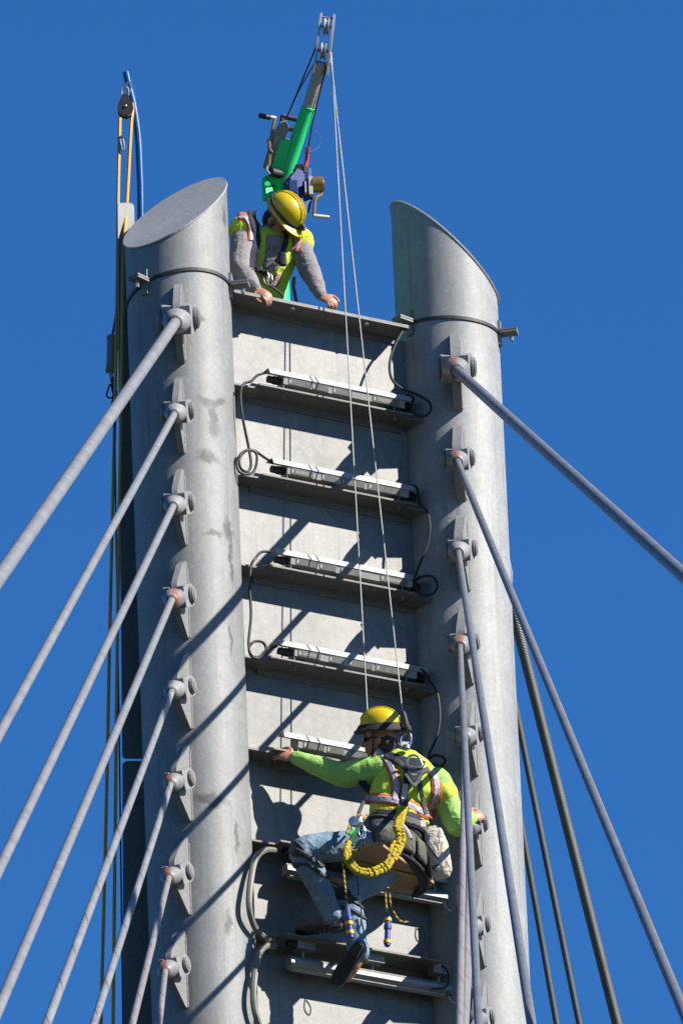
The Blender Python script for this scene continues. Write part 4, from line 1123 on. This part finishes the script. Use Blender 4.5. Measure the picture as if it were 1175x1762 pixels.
# ------------------------------------------------------------------ the worker leaning over the top
UH = P(444, 560, .36); UH.z = zt+.02                        # pelvis, hidden behind the plate
up = thing('person', V((UH.x, UH.y, zs_)), 'worker in yellow helmet and hi vis vest leaning over the top angle', 'person', 'workers on the tower')
US1, US2 = P(421, 392, .13), P(511, 412, .10)               # image-left and image-right shoulders
UN = P(464, 392, .10); UC = P(480, 379, .03)                # neck, head
UE1, UE2 = P(414, 462, .04), P(533, 466, -.02)
UW1, UW2 = P(441, 499, -.14), P(553, 510, -.13)
UK = D3(.58, .68, .42); UG = D3(.60, -.66, .30); UG = (UG-UK*UG.dot(UK)).normalized()
sr = (US1-US2); sr.z *= .5; sr.normalize()                  # his right = image left
tf = (TOW*.8+UP*-.45).normalized()
MID = (US1+US2)/2-UP*.03
WST = UH.lerp(MID, .42)
f0 = sr.cross(UP).normalized()
f0 = f0 if f0.dot(TOW) > 0 else -f0
def ufr(k): return sr, (f0*(1-k*.35)-UP*.35*k).normalized()
b = MB()
ringloft(b, [(UH-UP*.10, sr, f0, .12, .10), (UH, sr, f0, .115, .10), (WST, *ufr(.5), .11, .09), (UH.lerp(MID, .8), *ufr(.9), .16, .105), (MID, *ufr(1), .165, .09), (UN, *ufr(1), .065, .062)])
limb(b, [UN-UP*.03, UN.lerp(UC, .5), UC-UK*.05], [.066, .058, .055])
US = head(b, UC, UK, UG)
for a_, c_, d_ in ((US1, UE1, UW1), (US2, UE2, UW2)): limb(b, [a_, a_.lerp(c_, .5), c_, c_.lerp(d_, .4), d_], [.056, .05, .042, .04, .028])
fx = [(UH+sr*.09*k, V((UH.x, UH.y, 0))+sr*.11*k) for k in (1, -1)]
for k in (1, -1):
    h_ = UH+sr*.09*k-UP*.06; kn = V((UH.x, UH.y-.03, (UH.z+zs_)/2+.03))+sr*.11*k; an = V((UH.x, UH.y, zs_+.09))+sr*.11*k
    limb(b, [h_, h_.lerp(kn, .5), kn, kn.lerp(an, .4), an], [.08, .075, .056, .052, .038])
    limb(b, [an, an-UP*.045+f0*.04, an-UP*.055+f0*.13], [.036, .034, .026])
hand(b, UW1, (P(459, 508, -.20)-UW1), D3(.1, .75, .6), 1, curl=(.5, .55, .3), thumb=.3)
hand(b, UW2, (P(572, 519, -.20)-UW2), D3(.15, .75, .6), -1, curl=(.6, .8, .6), thumb=.7)
mods(b.build('body', M['skin'], up), .0055, 2)
b = MB()
ringloft(b, [(UH+UP*.0, sr, f0, .125, .11), (WST, *ufr(.5), .122, .105), (UH.lerp(MID, .8), *ufr(.9), .178, .125), (MID+UP*.01, *ufr(1), .178, .108), (MID.lerp(UN, .6)+UP*.01, *ufr(1), .12, .085), (UN+UP*.0, *ufr(1), .072, .068)])
limb(b, [US1-sr*.03, US1, US1.lerp(UE1, .5), UE1, UE1.lerp(UW1, .5), UW1+(UE1-UW1).normalized()*.02], [.080, .080, .078, .074, .062, .044])
limb(b, [US2+sr*.03, US2, US2.lerp(UE2, .5), UE2, UE2.lerp(UW2, .5), UW2+(UE2-UW2).normalized()*.02], [.078, .078, .074, .070, .056, .043])
ush = b.build('shirt', M['greyshirt'], up); mods(ush, .008, 2, .014, .085)
b = MB()
ringloft(b, [(UH+UP*.04, sr, f0, .128, .118), (WST, *ufr(.5), .132, .120), (UH.lerp(MID, .8), *ufr(.9), .186, .136), (MID+UP*.012, *ufr(1), .184, .120), (MID.lerp(UN, .62)+UP*.016, *ufr(1), .128, .096), (UN-UP*.0, *ufr(1), .084, .080)])
for a_, sg in ((US1, -1), (US2, 1)): b.ell(a_-sr*.004*sg+UP*.004-(UE1-US1 if sg < 0 else UE2-US2)*-.10, (.100, .104, .104), (sr, f0, UP), 14, 10)
uv_ = b.build('vest', M['hivis'], up); mods(uv_, .008, 2, .012, .045)
b = MB()
ringloft(b, [(UH+UP*.06, sr, f0, .155, .118), (UH, sr, f0, .17, .13), (UH-UP*.1, sr, f0, .15, .12)])
for k in (1, -1):
    h_ = UH+sr*.09*k-UP*.06; kn = V((UH.x, UH.y-.03, (UH.z+zs_)/2+.03))+sr*.11*k; an = V((UH.x, UH.y, zs_+.09))+sr*.11*k
    limb(b, [h_, h_.lerp(kn, .5), kn, kn.lerp(an, .4), an], [.10, .092, .076, .074, .07])
mods(b.build('jeans', M['denim'], up), .01, 2, .015, .05)
for k in (1, -1):
    an = V((UH.x, UH.y, zs_+.09))+sr*.11*k
    b = MB(); ringloft(b, [(an-UP*.05-f0*.06, sr, UP, .036, .036), (an-UP*.045, sr, UP, .042, .043), (an-UP*.055+f0*.12, sr, UP, .048, .034), (an-UP*.06+f0*.2, sr, UP, .036, .027)], 16)
    limb(b, [an+UP*.06, an-UP*.02], [.056, .05]); mods(b.build('boot', M['boot'], up), .007, 2)
bpy.context.view_layer.update(); dg = bpy.context.evaluated_depsgraph_get()
OU = (uv_, ush)
# open vest front: grey shirt panel between the vest halves, with lettering
strip_on('shirt_front', [(472, 404), (471, 425), (469, 445), (464, 464)], 30, M['greyshirt'], up, OU, .006, .004)
sf = surf(470, 430, objs=OU); sn = D3(0, -.1, 1); sxr = RGT; su = sn.cross(sxr).normalized()
lettering('R SA', P(471, 427, sf.y-.02), (RGT*.98-UP*.0).normalized(), UP, TOW, .042, M['strap_black'], up)
strip_on('harness_strap', [(434, 362), (434, 376), (440, 395), (442, 415), (438, 440), (436, 462)], 14, M['navy'], up, OU, .012, .010)
strip_on('harness_strap', [(492, 398), (492, 415), (487, 432), (478, 452)], 9, M['navy'], up, OU, .012, .008)
strip_on('harness_strap', [(434, 460), (447, 466), (460, 468), (474, 452)], 8, M['strap_black'], up, OU, .014, .006)
for q in ([(409, 372), (420, 372), (429, 382), (433, 398), (434, 414)], [(507, 396), (510, 408), (511, 420), (507, 432)], [(470, 492), (476, 482), (480, 470)]):
    strip_on('orange_trim', q, 14, M['orange'], up, OU, .007)
    strip_on('reflective_tape', q, 8, M['silver'], up, OU, .011)
MB().rbox(P(486, 446, -.04), (.05, .04, .085), (RGT, TOW, UP), .3).build('radio_pouch', M['navy'], up)
for q in ((446, 463), (456, 470)):
    c_ = surf(q[0], q[1], objs=OU)-CF*.03
    MB().rbox(c_, (.04, .02, .03), (RGT, TOW, UP), .3).build('buckle', M['strap_black'], up)
for (x0, y0) in ((458, 478), (464, 482)):
    c_ = surf(x0, y0, objs=OU)-CF*.04
    pts = [c_+RGT*(.018*math.cos(t_))+UP*(.045*math.sin(t_)) for t_ in [2*math.pi*k/12 for k in range(13)]]
    MB().tube(pts, .006, 7).build('carabiner', M['bolt'], up)
cord('hip_strap', [(506, 478, .05), (505, 492, .02), (508, 508, 0), (510, 520, .0)], .012, M['padgrey'], up)
cord('gear_cord', [(462, 490, -.02), (474, 498, -.03), (484, 506, -.04), (488, 512, -.04)], .008, M['strap_black'], up)
uh, UHS = helmet(up, UC+UK*.058, UK, UG, full=False, scale=.98)
# head-torch strap, lamp and chin strap
ring = []
for k in range(33):
    a_ = 2*math.pi*k/32
    ring.append(UC+UK*(.058+.030+.012*math.sin(a_)*-1)+(UHS*math.cos(a_)*.119+UG*math.sin(a_)*.143)*.98)
ringo = strip('torch_strap', ring, .020, M['strap_black'], uh, None, th=.004, side=lambda p: (p-UC-UK*.08).normalized(), n=2)
lc = UC+UK*.095+UG*.150
MB().lathe(lc-UG*.01, UG, [(0, .02), (.012, .024), (.03, .022), (.034, .018)], 14).build('torch_lamp', M['black'], uh)
MB().lathe(lc+UG*.024, UG, [(0, .017), (.003, .016), (.006, .008)], 12).build('torch_lens', M['white'], uh)
MB().box(lc-UK*.018, (.03, .02, .012), (UHS, UG, UK)).build('torch_switch', M['red'], uh)
for sd in (-1, 1):
    MB().tube(catmull([UC+UK*.05+UHS*sd*.09+UG*.01, UC-UK*.03+UHS*sd*.087+UG*.015, UC-UK*.10+UHS*sd*.05+UG*.03, UC-UK*.13+UG*.045], 4), .006, 6).build('chin_strap', M['padgrey'], uh)
b = MB(); b.ell(UC-UG*.03-UK*.015, (.083, .076, .085), (UHS, UG, UK), 16, 12)
mods(b.build('hair', M['hairblack'], up), .007, 2, .01, .02)
for sd in (-1, 1):
    e_ = MB().ell(UC+UG*.078+UHS*sd*.032+UK*.0, (.014, .010, .008), (UHS, UG, UK), 10, 6).build('eye', M['white'], up)
    MB().ell(UC+UG*.0865+UHS*sd*.032+UK*.0, (.006, .003, .006), (UHS, UG, UK), 8, 6).build('iris', M['glass'], e_)
MB().tube([UW2+(UE2-UW2).normalized()*.012+D3(math.cos(k*.5), math.sin(k*.5)*.7, .3)*0+V((0,0,0)) + (CR*math.cos(k*math.pi/6)+CU*math.sin(k*math.pi/6)*.8-CF*.5*math.sin(k*math.pi/6))*.031 for k in range(13)], .007, 7).build('wrist_band', M['red'], up)
# ------------------------------------------------------------------ green davit crane with two winches
M['green'] = simple('green_powder_coat', (0.008, 0.72, 0.19), 0.6, 0, 0.06, 10, 0.03)
M['boomgrey'] = simple('boom_aluminium', (0.40, 0.39, 0.37), 0.5, 0.1, 0.12, 12, 0.1)
M['winchblue'] = simple('winch_blue', (0.003, 0.032, 0.17), 0.7, 0, 0.1, 20, 0.05)
M['brass'] = simple('gold_zinc', (0.34, 0.22, 0.075), 0.35, 0.6, 0.15, 20, 0.1)
YM = .42
mb0 = P(490, 520, YM); mb0.z = zs_
mt = P(474, 300, YM)
dv = thing('davit_crane', mb0, 'green davit crane with grey boom and two winches standing behind the top angle', 'crane')
mb0 = V((mt.x, mt.y, zs_))
mast = MB().tube([mb0, V((mt.x, mt.y, mt.z-.02))], .062, 20).build('mast', M['green'], dv)
MB().lathe(mb0, UP, [(0, .16), (.015, .16), (.016, .09), (.2, .085), (.21, .062)], 20).build('base', M['green'], mast)
# boom
b0 = P(478, 338, .40); bG = P(530, 187, .06); bT = P(551, 112, -.13); hd = P(560, 62, -.2)
bd = (bT-b0).normalized()
bside = bd.cross(V((0, 1, 0))).normalized()
boom = MB().tube([b0, bG], .046, 22).build('boom_sleeve', M['green'], dv)
MB().lathe(bG-bd*.006, bd, [(0, .0455), (.002, .049), (.012, .049), (.014, .041)], 20).build('sleeve_collar', M['green'], boom)
bt = MB().tube([bG, bT+bd*.02], .040, 20).build('boom_tube', M['boomgrey'], dv)
# side plate of the sleeve (box section beside the tube)
sdv = (-RGT-bd*(-RGT).dot(bd)).normalized()
MB().box(b0.lerp(bG, .36)+sdv*.065, (.07, .07, (bG-b0).length*.5), (sdv, sdv.cross(bd), bd)).build('side_bracket', M['green'], boom)
# head: two cheek plates with two sheaves
px_ = (RGT-bd*RGT.dot(bd)).normalized(); nx_ = px_.cross(bd)
hdir = (P(563, 28, -.24)-P(552, 118, -.14)).normalized()
hx = (RGT-hdir*RGT.dot(hdir)).normalized(); hn = hx.cross(hdir)
h0 = P(553, 116, -.14)
for k in (-1, 1):
    MB().prism([h0+hx*(.036*k)+hn*a_+hdir*c_ for a_, c_ in ((-.03, -.05), (.03, -.05), (.045, .12), (.04, .28), (.018, .355), (-.018, .355), (-.04, .28), (-.045, .12))], hx*.013*k).build('cheek_plate', M['boomgrey'], dv)
for c_, rr in ((.11, .058), (.27, .056)):
    sv = MB().lathe(h0+hdir*c_-hx*.018, hx, [(0, rr*.5), (.001, rr), (.008, rr), (.014, rr*.8), (.022, rr*.8), (.028, rr), (.035, rr), (.036, rr*.5)], 24).build('sheave', M['boomgrey'], dv)
    MB().lathe(h0+hdir*c_-hx*.048, hx, [(0, .010), (.096, .010)], 10).build('axle', M['bolt'], sv)
MB().lathe(h0+hdir*.33-hx*.04, hx, [(0, .007), (.08, .007)], 8).build('keeper_pin', M['bolt'], dv)
MB().lathe(h0+hdir*.03-hx*.05, hx, [(0, .010), (.10, .010), (.101, .017), (.115, .017)], 8).build('pivot_bolt', M['bolt'], dv)
# wires from the head back to the left winch and down the boom
wA = h0+hdir*.17-hx*.04
cord('wire', [wA, P(498, 192, .2), P(491, 205, .25)], .0055, M['wire_dark'], dv, 2)
cord('wire', [bT-hx*.04, P(520, 145, .1), P(498, 192, .2)], .0045, M['wire_dark'], dv, 2)
cord('wire', [bT+hx*.042+hn*.0, P(537, 215, .08), P(528, 275, .22), P(524, 300, .26)], .0055, M['wire_dark'], dv, 2)
cord('safety_wire', [P(529, 262, .2), P(545, 256, .2), P(552, 243, .2), P(548, 230, .2), P(538, 224, .18)], .0028, M['steel'], dv, 6)
# left winch: frame, plate, drum, crank
LWc = P(485, 250, .30)
lwu = bd; lwr = (RGT-bd*RGT.dot(bd)).normalized(); lwn = lwr.cross(lwu)
def lw(a, c, n_=0): return LWc+lwr*a+lwu*c+lwn*n_
MB().prism([lw(a, c, -.04) for a, c in ((-.075, -.17), (-.02, -.19), (.01, .12), (-.02, .16), (-.055, .14), (-.08, .05))], lwn*.10).build('winch_body', M['labelplate'] if 'labelplate' in M else M['alu_body'], dv)
MB().prism([lw(a, c, .062) for a, c in ((-.07, -.15), (-.03, -.16), (-.01, .06), (-.06, .05))], lwn*.003).build('rating_label', M['label_white'], dv)
MB().tube([lw(.03, -.16), lw(.035, .05)], .032, 14).build('winch_drum', M['brass'], dv)
for k in range(5): MB().tube([lw(.02+.008*k, -.15, .035-.006*k), lw(.024+.008*k, .05, .035-.006*k)], .006, 6).build('drum_wire', M['bolt'], dv)
for pts in ([(486, 200, .27), (513, 206, .24)], [(489, 220, .28), (509, 223, .25)]): cord('handle_bar', pts, .017, M['black'], dv, 1, 10)
MB().tube([P(486, 199, .27), P(482, 235, .29), P(476, 262, .30)], .014, 10).build('handle_frame', M['black'], dv)
cord('crank_arm', [(473, 203, .24), (466, 240, .26), (463, 285, .28)], .011, M['brass'], dv, 2, 8)
cord('crank_grip', [(447, 199, .22), (464, 202, .23)], .017, M['black'], dv, 1, 12)
cord('crank_grip', [(463, 201, .23), (474, 203, .24)], .012, M['boomgrey'], dv, 1, 12)
cord('winch_hook', [(461, 240, .24), (464, 248, .24), (463, 256, .25), (468, 262, .26)], .012, simple('copper_hook', (0.3, 0.13, 0.1), .4), dv, 4, 8)
cord('guard_bar', [(461, 285, .28), (459, 293, .28), (464, 300, .28)], .009, M['bolt'], dv, 4, 8)
MB().tube([P(466, 296, .29), P(492, 302, .32)], .030, 14).build('winch_foot', M['black'], dv)
MB().box(P(460, 325, .38), (.05, .05, .16)).build('mast_clamp', M['green'], dv)
MB().lathe(P(460, 318, .33), TOW, [(0, .018), (.02, .018)], 8).build('clamp_knob', M['green'], dv)
# red handle
MB().tube([P(529, 254, .22), P(528, 275, .23), P(524, 295, .24)], [.014, .014, .014], 10).build('red_lever', M['red'], dv)
# right winch: blue body, white label, gold drum, crank
cB_ = P(521, 318, .20)
MB().rbox(cB_, (.12, .10, .20), (RGT, TOW, UP), .2).build('winch_body', M['winchblue'], dv)
MB().prism([P(x, y, .15) for x, y in ((512, 290), (536, 300), (540, 330), (532, 365), (525, 372), (515, 345), (505, 330), (500, 305))], V((0, .10, 0))).build('winch_body', M['winchblue'], dv)
MB().box(P(505, 322, .12), (.05, .02, .09), (RGT, TOW, UP)).build('winch_plate', M['winchblue'], dv)
MB().box(P(535, 321, .13), (.026, .05, .13), (RGT, TOW, UP)).build('white_label', M['white'], dv)
MB().box(P(526, 324, .13), (.010, .05, .08), (RGT, TOW, UP)).build('white_label', M['white'], dv)
MB().lathe(P(538, 318, .14), RGT, [(0, .052), (.065, .052), (.068, .045), (.075, .045)], 22).build('gold_drum', M['brass'], dv)
MB().lathe(P(552, 314, .12), RGT, [(-.01, .020), (.02, .020), (.025, .014)], 12).build('crank_hub', M['bolt'], dv)
cord('crank_arm', [(556, 318, .12), (552, 335, .12), (543, 342, .12), (540, 368, .12)], .011, M['brass'], dv, 4, 8)
cord('crank_grip', [(539, 371, .12), (566, 374, .10)], .013, M['boomgrey'], dv, 1, 12)
MB().box(P(514, 293, .20), (.06, .05, .06), (RGT, TOW, bd)).build('winch_bracket', M['brass'], dv)
MB().lathe(P(524, 295, .17), UP, [(-.02, .03), (.02, .03), (.03, .015)], 10).build('bracket_knob', M['black'], dv)
cord('hook', [(494, 305, .2), (499, 310, .2), (497, 318, .2), (493, 314, .2)], .007, M['steel'], dv, 4, 8)

# ------------------------------------------------------------------ blue gin pole with pulley and yellow lines behind the left tube
M['bluepipe'] = simple('blue_pipe', (0.004, 0.085, 0.27), 0.3, 0, 0.2, 8, 0.1)
M['patch'] = simple('galv_pole', (0.33, 0.33, 0.33), .5, .2)
YP = .52
gp = thing('pulley_pole', P(246, 760, YP), 'curved blue pipe pole rising behind the left tube', 'pole')
pp = catmull([P(246, 760, YP), P(243, 375, YP), P(241, 290, YP), P(238, 235, YP), P(231, 185, YP), P(224, 155, YP), P(217, 125, YP)], 8)
MB().tube(pp, .023, 14).build('pipe', M['bluepipe'], gp)
MB().lathe(pp[-1]-(pp[-1]-pp[-2]).normalized()*.01, (pp[-1]-pp[-2]), [(0, .021), (.012, .021), (.013, .014), (.002, .013)], 14).build('pipe_end', M['strap_black'], gp)
for y_ in (528, 575):
    MB().box(P(215, y_, YP-.02), (.085, .06, .045 if y_ == 528 else .22)).build('strap', M['rope_yellow2'] if y_ == 528 and 'rope_yellow2' in M else (M['ylpaint'] if y_ == 528 else M['winchblue']), gp)
blk = thing('pulley_block', P(217, 172, YP-.02), 'black pulley block hanging from the blue pole', 'pulley')
bc_ = P(216.5, 185, YP-.03)
def bp(a, c, n_): return bc_+RGT*a+UP*c+TOW*n_
for n_ in (.022, -.030):
    ol = [(-.016, .085), (.016, .085), (.045, .02), (.052, -.02), (.04, -.055), (.0, -.07), (-.04, -.055), (-.052, -.02), (-.045, .02)]
    MB().prism([bp(a, c, n_) for a, c in ol], TOW*.010).build('side_plate', M['black'], blk)
MB().lathe(bp(0, -.015, -.016), TOW, [(0, .046), (.008, .046), (.014, .036), (.02, .036), (.026, .046), (.034, .046)], 22).build('sheave', M['bolt'], blk)
MB().lathe(bp(0, -.005, -.034), TOW, [(0, .009), (.072, .009), (.074, .006)], 10).build('axle', M['steel'], blk)
cp = [bp(a, c, 0) for a, c in ((0, .06), (-.02, .09), (-.022, .13), (0, .155), (.02, .13), (.02, .09), (0, .06))]
MB().tube(catmull(cp, 4), .008, 8).build('carabiner', M['steel'], blk)
cp = [bp(a, c, 0) for a, c in ((0, .13), (.012, .17), (.03, .18), (.04, .15), (.03, .11), (.012, .10))]
MB().tube(catmull(cp, 4), .007, 8).build('carabiner', M['steel'], blk)
ra = catmull([P(207, 203, YP-.03), P(204, 330, YP-.03), P(201, 560, YP-.05), P(196, 800, YP-.05), P(189, 1100, YP-.05), P(184, 1360, YP-.05), P(174, 1762, YP-.05)], 4)
d_ = (ra[-1]-ra[-2]).normalized(); ra.append(ra[-1]+d_*((ra[-1].z-GZ)/-d_.z))
la = MB().tube(ra, .0115, 8, uv=True).build('hauling_line', M['rope_yellow'], None); tag(la, 'left strand of yellow line hanging from the pulley block', 'rope', 'yellow hauling lines')
rb = catmull([P(228, 178, YP-.03), P(229, 190, YP-.03), P(226, 220, YP-.03), P(220, 330, YP-.05), P(213, 430, YP-.14), P(211, 560, YP-.14), P(207, 800, YP-.14), P(204, 1000, YP-.14), P(201, 1200, YP-.14), P(195, 1762, YP-.14)], 4)
d_ = (rb[-1]-rb[-2]).normalized(); rb.append(rb[-1]+d_*((rb[-1].z-GZ)/-d_.z))
lb = MB().tube(rb, .0115, 8, uv=True).build('hauling_line', M['rope_yellow'], None); tag(lb, 'right strand of yellow line hanging from the pulley block beside the tube', 'rope', 'yellow hauling lines')
rc = [P(197, 690, YP-.1), P(200, 900, YP-.1), P(206, 1300, YP-.1), P(212, 1762, YP-.1)]
d_ = (rc[-1]-rc[-2]).normalized(); rc.append(rc[-1]+d_*((rc[-1].z-GZ)/-d_.z))
lc_ = MB().tube(rc, .006, 8, uv=True).build('dark_line', M['wire_dark'], None); tag(lc_, 'thin dark line hanging beside the yellow lines', 'rope')
cb = thing('carabiner', P(208, 245, YP-.05), 'small steel carabiner on the left yellow strand below the pulley', 'carabiner')
cq = P(209, 247, YP-.05)
MB().tube(catmull([cq+RGT*a+UP*c for a, c in ((-.01, .05), (.008, .045), (.02, -.02), (.016, -.05), (.006, -.045), (-.002, .0), (-.01, .05))], 4), .006, 8).build('frame', M['steel'], cb)
MB().lathe(P(207, 236, YP-.05), RGT, [(-.02, .008), (.02, .008)], 8).build('knot', M['padgrey'], cb)
# grey canister with hook hanging on the left line
cn = thing('counterweight', P(194, 640, YP-.02), 'grey canister with hook hanging left of the tube beside yellow lines', 'counterweight')
c0_, c1_ = P(193, 579, YP), P(191, 640, YP)
MB().lathe(c1_, (c0_-c1_), [(0, .02), (.002, .034), (.02, .036), (.022, .031), ((c0_-c1_).length-.02, .031), ((c0_-c1_).length-.018, .035), ((c0_-c1_).length, .034), ((c0_-c1_).length+.003, .02)], 20).build('canister', M['canister'] if 'canister' in M else M['galv_part'], cn)
MB().tube([c1_, P(192, 652, YP)], .013, 10).build('stem', M['bolt'], cn)
MB().tube(catmull([P(193, 650, YP), P(196, 662, YP), P(199, 678, YP), P(196, 690, YP), P(195, 700, YP)], 4), .015, 8).build('swivel', M['black'], cn)
MB().tube(catmull([P(189, 662, YP), P(184, 682, YP), P(195, 683, YP), P(192, 664, YP), P(189, 662, YP)], 4), .006, 8).build('hook', M['wire_dark'], cn)
MB().tube(catmull([P(203, 500, YP), P(200, 540, YP), P(195, 570, YP), P(193, 579, YP)], 4), .008, 8).build('hanger', M['wire_dark'], cn)
